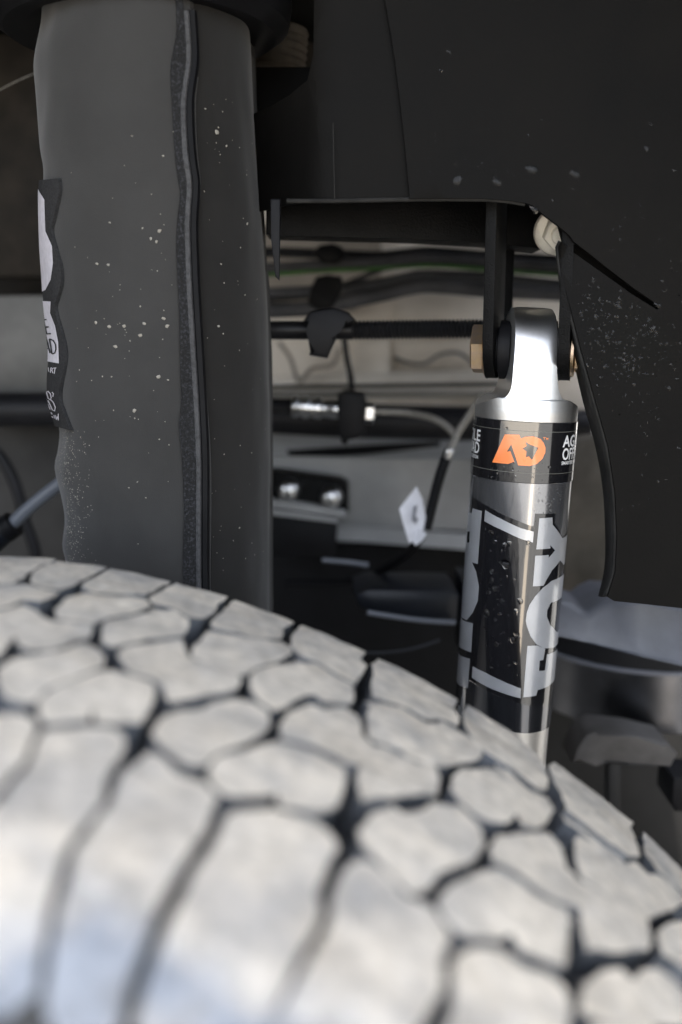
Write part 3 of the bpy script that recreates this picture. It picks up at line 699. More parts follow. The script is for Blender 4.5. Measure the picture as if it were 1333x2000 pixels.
decal('lettering', [c3([(60,110),(180,165),(235,182),(245,125),(345,155),(322,420),(300,730),(238,712),(282,810),(312,970),(300,1130),(245,1260),(180,1340),(60,1300),(20,1000),(40,500)]), c3([(185,380),(214,376),(208,496),(180,505)])], L2, M['film_light'], shock)
decal('lettering', [c4([(60,150),(150,180),(247,207),(228,522),(150,490),(108,470),(50,430)])], L2, M['film_light'], shock)
decal('lettering', [c4([(40,530),(118,560),(216,592),(192,908),(100,880),(40,820)])], L2, M['film_light'], shock)
decal('dark_lower_film', [c4([(-80,700),(60,722),(230,840),(380,935),(560,1018),(720,1072),(860,1102),(1000,1112),(1110,1088),(1300,1000),(1300,1220),(1070,1330),(960,1382),(850,1402),(700,1392),(500,1330),(300,1230),(100,1100),(-80,960)])], .00006, mat('dark_lower_film', (.09, .095, .11), .18, .9, coat=.8), shock)  # darker metallic film below the black print
D2 = .00062
decal('orange_emblem', [cb([(500,298),(640,302),(655,340),(700,322),(780,318),(850,345),(880,385),(897,430),(895,480),(865,545),(810,595),(740,614),(630,608),(562,398),(520,472),(552,464),(592,572),(530,594),(375,578)]),
                        cb([(700,370),(745,400),(828,430),(765,555),(735,520),(705,525),(710,470),(672,440),(712,415)])], D2, M['orange'], band)
def rib(pts, w): return [tuple(p) for p in ribbon2d([Vector(p) for p in pts], w)]
for ln in ([(873,328),(900,330)], [(886,329),(884,352)], [(905,353),(908,331)], [(908,331),(914,348)], [(914,348),(922,332)], [(922,332),(921,354)]):
    decal('trademark_stroke', [cb(rib(ln, 5))], D2, M['orange'], band)
def ring_line(v, w):
    return decal('printed_line', [[(math.radians(a), v + w / 2) for a in range(-110, 111, 5)] + [(math.radians(a), v - w / 2) for a in range(110, -111, -5)]], D2, M['line'], band, raw=True)
ring_line(kpick(1025, 842)[1], .0002); ring_line(kpick(1012, 923)[1], .0002)
def text_decal(txt, size, ph0, v0, anchor, m, bold=.018, sx=1.0):
    cu = bpy.data.curves.new('t', 'FONT'); cu.body = txt; cu.size = size; cu.offset = bold * size; cu.resolution_u = 3
    cu.align_x = anchor
    ob = bpy.data.objects.new('t', cu); COL.objects.link(ob)
    dg = bpy.context.evaluated_depsgraph_get()
    me = bpy.data.meshes.new_from_object(ob.evaluated_get(dg))
    bpy.data.objects.remove(ob); bpy.data.curves.remove(cu)
    bm = bmesh.new(); bm.from_mesh(me); bpy.data.meshes.remove(me)
    lo = min(v.co.x for v in bm.verts); hi = max(v.co.x for v in bm.verts); c = math.radians(5) * KR
    k = math.ceil(lo / c)
    while k * c < hi:
        bmesh.ops.bisect_plane(bm, geom=bm.verts[:] + bm.edges[:] + bm.faces[:], plane_co=(k * c, 0, 0), plane_no=(1, 0, 0)); k += 1
    for v in bm.verts: v.co = kpt(ph0 + v.co.x * sx / KR, v0 + v.co.y, D2)
    bmesh.ops.recalc_face_normals(bm, faces=bm.faces[:])
    return new_obj('lettering', bm, m, band, smooth=False)
pA = kpick(1098, 873); pO = kpick(1096, 898); pS = kpick(1095, 908)
H1 = .0086
text_decal('AGILE', H1, pA[0], pA[1], 'LEFT', M['white']); text_decal('OFFROAD', H1, pO[0], pO[1], 'LEFT', M['white'], sx=.82)
text_decal('SMARTER BY DESIGN', .0026, pS[0], pS[1], 'LEFT', M['white'])
pA = kpick(940, 862); pO = kpick(938, 886); pS = kpick(936, 896)
text_decal('AGILE', H1, pA[0], pA[1], 'RIGHT', M['white']); text_decal('OFFROAD', H1, pO[0], pO[1], 'RIGHT', M['white'], sx=.82)
text_decal('SMARTER BY DESIGN', .0026, pS[0], pS[1], 'RIGHT', M['white'])
# eye bushings
EY = at(1032, 684, YK)
BX = Vector((math.cos(.22), math.sin(.22) * -1, 0)).normalized()
BX = Vector((math.cos(math.radians(-15)), math.sin(math.radians(-15)), -.02)).normalized()
for s in (-1, 1):
    new_obj('bushing', lathe_bm(EY, BX * s, [(.0145, .0085), (.0155, .0118), (.0155, .0145), (.012, .0150), (.012, .0160), (.008, .0161)], 40), M['black_plastic'], shock)
# clevis bracket with two plates
brk = thing('shock_bracket', 'black two-plate steel bracket holding the top eye of the shock', 'bracket', EY + Vector((0, 0, .05)))
def plate(x0, x1, yf, ybk, ztop, zbot):
    """upright plate between x0..x1 along the bolt, rounded below"""
    BY = Vector((-BX.y, BX.x, 0)).normalized()
    pts = [(yf, ztop), (ybk, ztop)]
    for k in range(9):
        a = math.pi * k / 8
        pts.append(((yf + ybk) / 2 + (ybk - yf) / 2 * math.cos(a), zbot + .018 - .018 * math.sin(a)))
    bm = fill2d([pts])
    solid(bm, lambda a, b, d: EY + BX * (x0 + d) + BY * a + Vector((0, 0, b)), x1 - x0, .0006)
    return bm
zt = at(950, 330, .5).z - EY.z
new_obj('bracket_plate', plate(-.0216, -.0162, -.024, .030, zt, -.0155), M['black_metal'], brk)
new_obj('bracket_plate', plate(.0164, .0222, -.024, .030, zt, -.0155), M['black_metal'], brk)
slab('rear_web', [(974,385),(1010,385),(1002,600),(988,650),(970,650)], .585, .012, M['black_metal'], brk)
bolt = thing('mounting_bolt', 'yellow zinc hex bolt with washers through the shock bracket', 'bolt', EY)
def hexbm(o, d, r, t0, t1, ref):
    return lathe_bm(o, d, [(r * .97, t0), (r, t0 + .0004), (r, t1 - .0008), (r * .9, t1)], 6, ref)
hx = hexbm(EY, -BX, .0136, .0228, .0296, (0, -.35, 1))
new_obj('bolt_head', hx, M['gold'], bolt, smooth=False)
new_obj('washer', lathe_bm(EY, -BX, [(.0136, .0217), (.0142, .0219), (.0142, .0226), (.0138, .0228)], 40), M['gold'], bolt)
new_obj('shank', lathe_bm(EY, BX, [(.0058, -.026), (.0058, .036)], 24), M['gold'], bolt)
new_obj('washer', lathe_bm(EY, BX, [(.0132, .0224), (.0135, .0226), (.0135, .0240), (.013, .0244)], 40), M['gold'], bolt)
new_obj('nut', hexbm(EY, BX, .0115, .0245, .0325, (0, -.35, 1)), M['gold'], bolt, smooth=False)

# ------------------------------------------------------------------ black liner with the opening
YP = .492
def ypan(x, z):
    y = YP + .16 * (x - .10) ** 2 + .05 * (z - .05) ** 2 * 0
    y += .0015 * noise.noise(Vector((x * 9, z * 9, 1)))
    return y
def pan_uv(p, y0=0.0):
    y = YP
    for _ in range(5):
        q = at(p[0], p[1], y + y0); y = ypan(q.x, q.z)
    return (q.x, q.z)
def sheet(name, poly, dy, th, m, parent, extra=None, bevel=.0008, cell=.012):
    pts = [pan_uv(p, dy) for p in poly]
    bm = fill2d([pts], cell, cell)
    solid(bm, lambda a, b, d: Vector((a, ypan(a, b) + dy + d + (extra(a, b) if extra else 0), b)), th, bevel)
    return new_obj(name, bm, m, parent)
liner = thing('wheel_arch_liner', 'black plastic wheel arch liner with a cut-out around the shock, beaded with water', 'liner', at(1050, 390, YP))
seamx = [(742,-160),(746,0),(757,60),(766,120),(776,200),(786,290),(795,388)]
def left_bend(x, z):
    px = proj((x, ypan(x, z), z))[0]
    return .055 * max(0.0, min(1.0, (660 - px) / 170)) ** 2
sheet('inner_panel', [(680,-160)] + off(seamx, 22) + [(812,386),(792,387),(700,389),(650,391),(600,391),(548,390),(470,388),(470,175),(560,168),(600,150),(612,100),(616,-160)], .0035, .003, M['panel'], liner, extra=left_bend)
front_edge = [(1097,472),(1101,520),(1108,560),(1120,610),(1136,680),(1163,780),(1188,870),(1202,960),(1206,1050),(1202,1120),(1187,1166)]
SLIT = [(1120,478),(1150,500),(1190,531),(1240,569),(1285,600)]
def slit_bend(x, z):
    px, py = proj((x, ypan(x, z), z))
    if px > 1285 or py < 440: return 0.0
    up = float(np.interp(px, [p[0] for p in SLIT], [p[1] for p in SLIT]))
    if py < up - 3: return 0.0
    return .0075 * min(1, (1285 - px) / 190) ** 1.4 * max(0.0, 1 - (py - up) / 260)
outer = [(2400,-160), (2400,1290), (1500,1205), (1333,1188), (1260,1180), (1200,1174)] + front_edge[::-1] + [(1115,483),(1145,506),(1185,536),(1235,574),(1284,605),(1289,601),(1284,594),(1240,564),(1190,526),(1150,494),(1120,471),(1113,460),(1090,440),(1062,419),(1045,403),(1030,397),(990,391),(950,388),(880,387),(799,388)] + off(seamx, 6)[::-1]
sheet('outer_panel', outer, 0, .003, M['panel'], liner, extra=slit_bend)
sheet('slit_backing', [(1090,440),(1150,470),(1240,540),(1320,590),(1330,640),(1240,610),(1160,550),(1108,505)], .016, .002, M['panel'], liner)  # strip added to stop light leaking through the slit
# the return lip along the flap's free edge
back_edge = [(1095,490),(1097,530),(1102,580),(1110,625),(1125,695),(1146,785),(1170,872),(1184,955),(1189,1045),(1187,1112),(1175,1166)]
bm = bmesh.new(); fa, fb, fc = [], [], []
fe = catmull([Vector(p) for p in front_edge], 4); be = catmull([Vector(p) for p in back_edge], 4)
for a, b in zip(fe, be):
    u = pan_uv((a.x, a.y), 0); fa.append(bm.verts.new((u[0] + .0004, ypan(*u) + .0012 + slit_bend(*u), u[1])))
    m_ = (a * .6 + b * .4); q = at(m_.x, m_.y, YP + .012); fc.append(bm.verts.new(q))
    fb.append(bm.verts.new(at(b.x, b.y, YP + .026)))
for r0, r1 in ((fa, fc), (fc, fb)):
    for k in range(len(r0) - 1): bm.faces.new((r0[k], r0[k + 1], r1[k + 1], r1[k]))
bmesh.ops.recalc_face_normals(bm, faces=bm.faces[:])
o = new_obj('return_lip', bm, M['panel_lit'], liner); md = o.modifiers.new('th', 'SOLIDIFY'); md.thickness = .0018
# rolled upper lip of the opening
lip = [(560,391),(650,391),(720,389.5),(799,388),(880,387),(950,388),(990,391),(1028,397)]
bm = tube_bm([Vector((pan_uv(p)[0], ypan(*pan_uv(p)) + .0028, pan_uv(p)[1])) for p in lip], .0011, 8); bmesh.ops.recalc_face_normals(bm, faces=bm.faces[:])
new_obj('rolled_lip', bm, M['panel_lit'], liner)
slab('side_tongue', [(528,388),(549,388),(546,548),(538,540),(530,470)], .505, .002, M['black_plastic'], liner)
bm = tube_bm(catmull([at(651, 240, YP + .0025), at(652, 300, YP + .0028), at(654, 388, YP + .0028)], 4), .00025, 6)
new_obj('score_line', bm, M['panel_lit'], liner)

# flange nut showing in the corner of the opening
YN = .545
nc = at(1090, 452, YN)
nd = Vector((-.10, -1, -.30)).normalized()
nutt = thing('flange_nut', 'zinc flange nut with sunlight put into its pale colour, half hidden by the corner of the black liner', 'nut', nc)
new_obj('flange', lathe_bm(nc, nd, [(.0125, -.002), (.0130, 0), (.0122, .0016), (.0088, .003)], 40), M['sunlit_zinc'], nutt)
new_obj('hex_body', hexbm(nc, nd, .0088, .002, .010, (.3, 0, 1)), M['sunlit_zinc'], nutt, smooth=False)
new_obj('stud', lathe_bm(nc, nd, [(.0048, .009), (.0048, .0125), (.004, .0133)], 20), M['sunlit_zinc'], nutt)

# ------------------------------------------------------------------ things seen through the opening
slab('cross_bar', [(520,392),(1060,392),(1060,486),(945,474),(800,466),(545,460),(520,458)], .56, .03, M['black_metal'], cell=None)
tag(bpy.data.objects['cross_bar'], 'black flat steel bar across the top of the liner opening', 'bar')
flo = thing('body_floor', 'pale primed body panel behind the hoses in the opening', 'body panel', at(740, 700, .90))
slab('floor_panel', [(300,300),(1250,300),(1250,868),(300,868)], .92, .02, M['pale'], flo)
slab('brown_channel', [(505,440),(745,440),(745,560),(690,610),(505,600)], .90, .018, M['pale_brown'], flo)
slab('raised_panel', [(775,580),(1000,575),(1000,645),(775,640)], .905, .01, M['pale'], flo)
slab('raised_panel', [(700,665),(762,665),(760,757),(700,757)], .905, .01, M['pale'], flo)
slab('raised_panel', [(770,668),(960,662),(960,700),(900,715),(830,718),(775,704)], .905, .008, M['pale'], flo)
slab('ledge', [(520,738),(985,722),(985,768),(520,762)], .89, .03, M['pale'], flo)
slab('dark_recess', [(930,390),(1115,390),(1115,470),(1080,480),(960,470)], .70, .02, M['dark_brown'], flo)
rail = thing('chassis_rail', 'grey painted chassis rail running behind the shock and under the hoses', 'chassis rail', at(740, 960, .82))
slab('upper_flange', [(420,848),(520,850),(940,845),(1500,850),(1500,910),(940,905),(700,915),(520,890),(420,888)], .83, .05, M['rail'], rail, tilt=.9)
slab('web', [(420,890),(540,892),(1500,905),(1500,1045),(1000,1040),(700,1028),(540,1020),(420,1014)], .815, .02, M['rail'], rail)
slab('lower_lip', [(520,1022),(700,1028),(920,1045),(920,1075),(700,1058),(520,1050)], .805, .02, M['rail'], rail, tilt=.6)
slab('black_strip', [(560,880),(740,868),(860,862),(860,872),(720,888),(570,898)], .822, .004, M['black_plastic'], rail)

def hose(name, pts, r, m, label, cat='hose', **k):
    o = pxtube(name, pts, r, m, **k); tag(o, label, cat); return o
hose('cable', [(500,494,.80),(548,493,.80),(650,497,.80),(740,500,.80),(822,492,.79),(880,494,.79),(950,500,.79),(1130,510,.79)], 10, M['dark_hose'], 'black cable topmost of the bundle in the opening', 'cable')
h = thing('striped_hose', 'grey hose carrying a thin green stripe across the opening', 'hose', at(740, 515, .78))
pxtube('hose_body', [(500,526,.78),(548,524,.78),(650,518,.78),(744,514,.78),(820,505,.78),(946,511,.78),(1130,525,.78)], 12, M['grey_hose'], h)
pxtube('green_stripe', [(500,537,.772),(548,535,.772),(612,530,.772),(725,525,.772),(840,519,.772),(946,526,.772),(1130,541,.772)], 3.6, M['green'], h, seg=8)
hose('slim_hose', [(520,572,.785),(640,566,.785),(745,552,.785),(790,543,.78),(820,537,.78),(880,538,.78),(946,541,.78),(1130,560,.78)], 10, M['grey_hose'], 'slim grey hose just below the green striped hose')
hose('wide_hose', [(500,608,.76),(600,603,.76),(660,592,.76),(744,575,.76),(820,558,.76),(880,560,.76),(946,566,.76),(1130,575,.76)], 15, M['grey_hose'], 'widest grey hose bending upward across the opening')
# corrugated conduit
cdt = thing('corrugated_conduit', 'black corrugated conduit ending at the gold bolt head', 'conduit', at(740, 645, .61))
pxtube('smooth_sleeve', [(480,645,.61),(600,645,.61),(690,645,.61)], 18, M['conduit'], cdt, seg=16)
bm = bmesh.new(); k = mm_px(645, .61)
P, R_ = [], []
for i in range(320):
    x = 686 + i * .95
    P.append(at(x, 645 - 3 * math.sin((x - 686) / 300 * 1.5), .61)); R_.append((17.5 + 2.0 * math.sin(i * 2 * math.pi / 8)) * k)
tube_bm(P, R_, 16, bm); bmesh.ops.recalc_face_normals(bm, faces=bm.faces[:])
new_obj('ribbed_tube', bm, M['conduit'], cdt)
# braided line
bm = bmesh.new(); P, R_ = [], []; k = mm_px(772, .74)
for i in range(500):
    P.append(at(500 + i * .98, 772 - i * .004, .74)); R_.append((7.5 + .7 * math.sin(i * 2 * math.pi / 5)) * k)
tube_bm(P, R_, 12, bm); bmesh.ops.recalc_face_normals(bm, faces=bm.faces[:])
tag(new_obj('braided_line', bm, M['braid']), 'thin braided line running straight above the metal hose fitting', 'brake line')
hose('black_pipe', [(-80,800,.80),(300,802,.80),(540,814,.80),(700,822,.80),(860,826,.80),(1150,834,.80)], 34, M['dark_hose'], 'thick black pipe running behind the metal hose fitting', 'pipe', seg=20)
# brake hose fitting
ft = thing('hose_fitting', 'crimped silver hose fitting clamped in a black block', 'fitting', at(640, 800, .70))
k = mm_px(796, .70)
A = at(570, 794, .70); B = at(662, 800, .70); dr_ = (B - A)
prof_ = []
Lf = dr_.length
for t, r in ((0, 17), (.02, 21), (.12, 21.5), (.15, 18.5), (.22, 18.5), (.25, 21.5), (.36, 21.5), (.39, 18.5), (.46, 18.5), (.49, 21), (.62, 21), (.66, 17), (.8, 17), (.84, 19), (1.0, 19)):
    prof_.append((r * k, t * Lf))
new_obj('crimped_ferrule', lathe_bm(A, dr_, prof_, 20), M['steel'], ft)
slab('clamp_block', [(660,772),(676,765),(712,770),(717,785),(714,846),(700,856),(672,862),(660,848)], .685, .03, M['black_plastic'], ft, bevel=.002)
slab('clamp_tab', [(664,846),(686,846),(678,868),(668,866)], .69, .012, M['black_plastic'], ft)
new_obj('end_nut', hexbm(at(714, 806, .70), at(732, 807, .70) - at(714, 806, .70), 21 * k, 0, 17 * k, (0, 0, 1)), M['steel'], ft, smooth=False)
pxtube('stub_hose', [(470,790,.71),(520,792,.71),(572,795,.70)], 15, M['dark_hose'], ft)
pxtube('braided_tail', [(728,804,.70),(770,805,.70),(805,808,.70),(845,817,.69),(872,832,.685),(890,852,.68)], 7, M['braid'], ft)
# clips
def clip(poly, Y, lab, **k):
    o = slab('hose_clip', poly, Y, .02, M['black_plastic'], bevel=.003, **k)
    return tag(o, lab, 'clip', 'black clips holding the hoses')
hose('shadow_line', [(500,756,.80),(600,755,.80),(800,753,.80),(1000,750,.80)], 4, M['dark_hose'], 'thin dark tube added as a shadow line just above the braided line', 'pipe', seg=8)  # dark tube put in as the shadow gap along the braided line
hose('thin_cable', [(500,588,.84),(620,576,.84),(700,545,.84),(780,520,.84),(950,522,.84),(1120,536,.84)], 5, M['dark_hose'], 'thin black cable rising behind the wide grey hose', 'cable', seg=8)
clip([(610,492),(625,478),(650,474),(668,482),(678,496),(668,506),(655,516),(630,514)], .765, 'small rounded black clip on the topmost cable')
clip([(606,566),(618,540),(640,536),(668,540),(672,560),(660,582),(650,600),(620,606),(600,592)], .75, 'square black clip between the green striped hose and the wide hose')
clip([(606,608),(650,600),(682,610),(696,626),(680,634),(658,640),(656,664),(640,700),(604,694),(612,664),(606,640),(592,628)], .59, 'largest black clip, gripping the corrugated conduit')
hose('loop_wire', [(770,698,.86),(800,709,.86),(830,710,.86),(862,692,.86),(900,691,.86),(932,718,.86)], 3, M['grey_hose'], 'thin grey wire looping below the corrugated conduit', 'wire', seg=8)
hose('drop_cable', [(672,655,.78),(678,700,.78),(686,740,.78),(688,790,.75)], 6, M['dark_hose'], 'black cable dropping from the conduit to the hose clamp', 'cable', seg=8)
hose('sagging_wire', [(545,668,.87),(568,700,.87),(585,745,.87),(610,720,.87),(650,712,.87),(664,680,.87)], 4, M['pale_brown'], 'brownish wire sagging in a V beside the cover', 'wire', seg=8)
# sensor cable with paper flag
sc_ = thing('sensor_cable', 'sensor cable, clear then black, slanting down beside the shock', 'cable', at(870, 890, .66))
pxtube('clear_end', [(948,765,.66),(925,800,.66),(895,845,.66),(876,888,.655)], 8, M['braid'], sc_)
new_obj('ferrule', lathe_bm(at(879, 876, .655), at(870, 898, .655) - at(879, 876, .655), [(8 * k, 0), (10 * k, .0008), (10 * k, .007), (8 * k, .008)], 16), M['steel'], sc_)
pxtube('black_sheath', [(872,894,.655),(858,935,.655),(845,985,.655),(833,1033,.655)], 10.5, M['black_plastic'], sc_)
pxtube('lower_run', [(822,1050,.66),(790,1085,.68),(755,1108,.70),(715,1128,.72),(660,1138,.73),(560,1140,.74)], 9, M['black_plastic'], sc_)
fl = thing('paper_flag', 'white paper flag folded around the black sensor cable', 'tag', at(815, 1010, .65))
slab('flag_sheet', [(814,950),(826,975),(832,1010),(826,1040),(800,1062),(793,1040),(780,994)], .648, .0006, M['paper'], fl, bevel=0, tiltx=.5, tilt=.15)
slab('flag_fold', [(818,1034),(834,1042),(826,1056),(812,1066),(806,1058)], .645, .0012, M['paper'], fl, bevel=0, tiltx=-.4)
slab('flag_print', [(808,990),(816,986),(812,1008),(818,1014),(812,1024),(804,1016)], .6465, .0003, M['ink'], fl, bevel=0, tiltx=.5, tilt=.15)
# black plate with two bolts
bp = thing('bolted_plate', 'black plate fixed to the chassis rail with two round silver bolts', 'plate', at(610, 960, .77))
slab('plate_body', [(500,918),(545,920),(668,937),(681,945),(682,1000),(672,1006),(545,992),(500,988)], .775, .02, M['black_metal'], bp, bevel=.002)
for (x, y) in ((565, 956), (648, 970)):
    c = at(x, y, .773); k = mm_px(y, .773)
    b_o = new_obj('round_bolt', lathe_bm(c, Vector((-.05, -1, .05)), [(22 * k, -.001), (22 * k, .002), (19 * k, .004), (17 * k, .0085), (12 * k, .0105), (.001, .011)], 24), M['steel'], bp)
slab('lower_edge', [(500,972),(600,985),(676,1000),(676,1010),(600,1000),(500,985)], .765, .012, M['rail'], bp)
slab('lower_edge', [(500,990),(600,1004),(660,1014),(660,1022),(600,1014),(500,1002)], .765, .012, M['rail'], bp)
slab('block', [(500,1004),(660,1024),(655,1085),(500,1090)], .77, .04, M['black_plastic'], bp)
# dark lower parts
lo = thing('lower_housing', 'dark blue-black plastic housing low behind the tyre, left of the shock', 'housing', at(790, 1200, .66))
slab('housing_shell', [(690,1160),(720,1150),(885,1152),(900,1165),(895,1215),(860,1224),(740,1204),(698,1188)], .66, .05, M['navy'], lo, bevel=.006)
pxtube('lower_bead', [(718,1196,.655),(780,1206,.655),(830,1212,.655),(890,1216,.655)], 5, M['rod'], lo, seg=8)
pxtube('lower_bead', [(690,1272,.655),(740,1275,.655),(800,1268,.655),(860,1250,.655)], 3, M['navy'], lo, seg=8)
slab('mounting_ear', [(905,1140),(935,1140),(935,1290),(905,1290)], .67, .05, M['navy'], lo)
slab('under_tray', [(480,1060),(1120,1066),(1120,1560),(480,1500)], .86, .03, M['black_plastic'])
tag(bpy.data.objects['under_tray'], 'black tray below the chassis rail, in deep shade behind the tyre', 'tray')
hose('glossy_rod', [(630,1094,.70),(680,1098,.70),(720,1104,.70)], 5, M['rod'], 'short grey rod below the bolted plate', 'rod', seg=8)
# right, under the liner
ar = thing('suspension_arm', 'grey-blue suspension arm under the liner at the right edge', 'suspension arm', at(1240, 1220, .60))
bm = slab_bm([(1075,1170),(1120,1178),(1134,1192),(1150,1196),(1168,1182),(1190,1172),(1250,1176),(1420,1196),(1420,1325),(1250,1282),(1150,1258),(1075,1244)], .585, .05, bevel=.005, cell=None, tilt=.55)
new_obj('arm_plate', bm, M['arm'], ar)
ax = thing('metal_drum', 'dark polished metal drum with a thin bright rim behind the tyre, right of the shock', 'drum', at(1250, 1430, .72))
dc = at(1250, 1302, .74); zb = at(1250, 1436, .65).z; zt_ = at(1250, 1322, .65).z
new_obj('drum_wall', lathe_bm(Vector((dc.x, .74, 0)), (0, 0, 1), [(.088, zb), (.0895, zb + .001), (.0895, zt_)], 96), mat('dark_polished_metal', (.085, .088, .098), .28, 1, var=.2, vscale=20), ax)
new_obj('rim', lathe_bm(Vector((dc.x, .74, 0)), (0, 0, 1), [(.0895, zt_), (.0915, zt_ + .0006), (.0915, zt_ + .0026), (.088, zt_ + .0032)], 96), M['arm'], ax)
new_obj('top_plate', lathe_bm(Vector((dc.x, .74, 0)), (0, 0, 1), [(.0886, zt_ + .003), (.0886, zt_ + .0038)], 96), M['black_plastic'], ax)
sb = thing('flared_bracket', 'dull grey flared bracket on a thin stem below the metal drum', 'bracket', at(1220, 1470, .62))
slab('seat_plate', [(1118,1492),(1128,1462),(1146,1436),(1165,1428),(1240,1436),(1305,1452),(1325,1475),(1312,1500),(1230,1494),(1190,1490),(1165,1488)], .61, .03, mat('bracket_grey', (.075, .070, .066), .5, var=.2, vscale=40), sb, bevel=.003)
slab('stem', [(1190,1488),(1214,1488),(1212,1640),(1190,1640)], .615, .012, M['dark_grey'], sb)
slab('under_shield', [(1060,1150),(2100,1170),(2100,1900),(1060,1800)], .845, .02, M['dark_grey'])
tag(bpy.data.objects['under_shield'], 'plain dark grey shield behind the tyre in the lower right', 'shield')
slab('rubber_buffer', [(1316,1520),(1400,1520),(1400,1590),(1322,1588),(1312,1572)], .60, .03, M['black_plastic'], bevel=.003)
tag(bpy.data.objects['rubber_buffer'], 'small black rubber buffer at the right edge above the tyre', 'buffer')
slab('inner_bracket', [(1120,860),(1180,850),(1230,1180),(1095,1180),(1110,1000)], .72, .02, mat('dull_brown', (.11, .10, .085), .6, var=.3, vscale=20))
tag(bpy.data.objects['inner_bracket'], 'brownish panel between the shock and the liner flap', 'panel')

# ------------------------------------------------------------------ left of the cover
slab('tower_wall', [(-200,-300),(700,-300),(700,190),(200,330),(200,540),(-200,540)], .86, .03, M['dark_brown'])
tag(bpy.data.objects['tower_wall'], 'grimy dark brown inner body wall at the left edge beside the cover top', 'inner wall')
slab('side_member', [(-200,580),(200,576),(200,772),(-200,776)], .84, .05, mat('side_grey', (.13, .128, .122), .55, var=.3, vscale=14))
tag(bpy.data.objects['side_member'], 'grey side member left of the cover, above a dark pipe', 'side member')
slab('inner_skirt', [(-200,805),(220,800),(220,1300),(-200,1300)], .86, .03, mat('skirt_grey', (.05, .0475, .045), .6, var=.3, vscale=12))
tag(bpy.data.objects['inner_skirt'], 'dull brown-grey inner panel at lower left behind the rod', 'panel')
rod = thing('link_rod', 'grey-blue link rod with a black sleeve slanting up to the cover from the left', 'rod', at(60, 990, .62))
pxtube('rod_shaft', [(18,1030,.62),(60,990,.62),(118,944,.62),(200,880,.62)], 13, M['rod'], rod, seg=16)
pxtube('rod_sleeve', [(-80,1120,.62),(-20,1066,.62),(20,1030,.62)], 22, M['navy'], rod, seg=16)
pxtube('collar', [(10,1036,.62),(28,1022,.62)], 26, M['black_plastic'], rod, seg=16)
hose('hanging_hose', [(-30,860,.78),(10,905,.78),(35,960,.78),(50,1020,.78),(70,1080,.78),(80,1160,.78)], 12, M['dark_hose'], 'black hose hanging in a curve at the left behind the rod')
hose('stray_wire', [(-20,186,.66),(30,160,.66),(75,140,.66)], 1.1, M['braid'], 'thin pale wire crossing the dark corner left of the cover', 'wire', seg=6)
sp = thing('coil_perch', 'brown ribbed perch just right of the cover top', 'perch', at(555, 100, .66))
c = at(545, 100, .64); k = mm_px(100, .64)
pr = []
for i in range(13): pr.append(((52 + 4 * (i % 2)) * k, (-42 + i * 7) * k))
new_obj('ribbed_ring', lathe_bm(c, (.1, 0, 1), pr, 40), mat('rusty_brown', (.085, .066, .046), .6, var=.3, vscale=60), sp)
slab('liner_backing', [(500,130),(700,130),(700,400),(500,400)], .60, .01, M['panel'])
tag(bpy.data.objects['liner_backing'], 'black plastic shelf in shade between the cover and the liner', 'panel')

# ------------------------------------------------------------------ water and dirt
def dome(bm, c, n, r, h, sx=1.0, rot=0.0, seg=9, sag=0.0):
    n = n.normalized(); t = n.cross(Vector((0, 0, 1))); t = t.normalized() if t.length > .01 else Vector((1, 0, 0)); b = n.cross(t)
    if b.z < 0: b = -b
    ca, sa = math.cos(rot), math.sin(rot)
    prev = None
    for j, (rr_, hh) in enumerate(((1, 0), (.86, .5), (.5, .87))):
        ring = []
        for k in range(seg):
            a = 2 * math.pi * k / seg
            wob = 1 + .18 * math.sin(a * 2 + rot * 7) + .1 * math.sin(a * 3 + rot * 3)
            x, y = math.cos(a) * r * rr_ * sx * wob, math.sin(a) * r * rr_ * wob
            x, y = x * ca - y * sa, x * sa + y * ca
            ring.append(bm.verts.new(c + t * x + b * (y - sag * hh * r) + n * (h * hh)))
        if prev:
            for k in range(seg): bm.faces.new((prev[k], prev[(k + 1) % seg], ring[(k + 1) % seg], ring[k]))
        prev = ring
    top = bm.verts.new(c + n * h - b * sag * r)
    for k in range(seg): bm.faces.new((prev[k], prev[(k + 1) % seg], top))
bm = bmesh.new()
def pdrop(px, py, rpx, dy):
    u = pan_uv((px, py), dy); c = Vector((u[0], ypan(*u) + dy - .00005, u[1]))
    r = rpx * mm_px(py, YP)
    dome(bm, c, Vector((0, -1, 0)), r, r * random.uniform(.16, .34), random.uniform(.8, 1.6), random.uniform(-.4, .4), sag=random.uniform(.1, .5))
cnt = 0
while cnt < 290:
    px = random.gauss(1195, 62) if cnt % 3 else random.uniform(1110, 1320); py = random.gauss(640, 80)
    edge = interp([(1105, 500), (1122, 610), (1150, 780), (1180, 880)], py)
    up = interp([(485, 1115), (604, 1284)][:2] if 0 else [(0, 0)], py) if 0 else 482 + (px - 1115) * .72
    if px < edge + 8 or py < up + 14 or py > 850 or px > 1345: continue
    pdrop(px, py, random.choice([.9, 1.1, 1.4, 1.8, 2.2, 2.8, 3.6]), slit_bend(*pan_uv((px, py)))); cnt += 1
cnt = 0
while cnt < 120:
    px = random.uniform(820, 1333); py = 390 - abs(random.gauss(0, 90)) + (max(0, px - 1040) * .70)
    if py > 388 + max(0, px - 1035) * .76 - 12 or py < 60: continue
    pdrop(px, py, random.choice([.7, .9, 1.1, 1.4, 1.8, 2.4]), 0); cnt += 1
for x, y, r in ((972,355,9),(895,352,7),(1125,338,9),(1040,330,9),(1044,408,9),(878,100,5),(1265,290,5),(1273,243,4),(1318,332,4),(1285,596,7),(862,138,3)):
    pdrop(x, y, r, 0)
for _ in range(60):
    pdrop(random.uniform(1215, 1330), random.uniform(620, 1000), random.choice([1, 1.4, 2, 2.6]), 0)
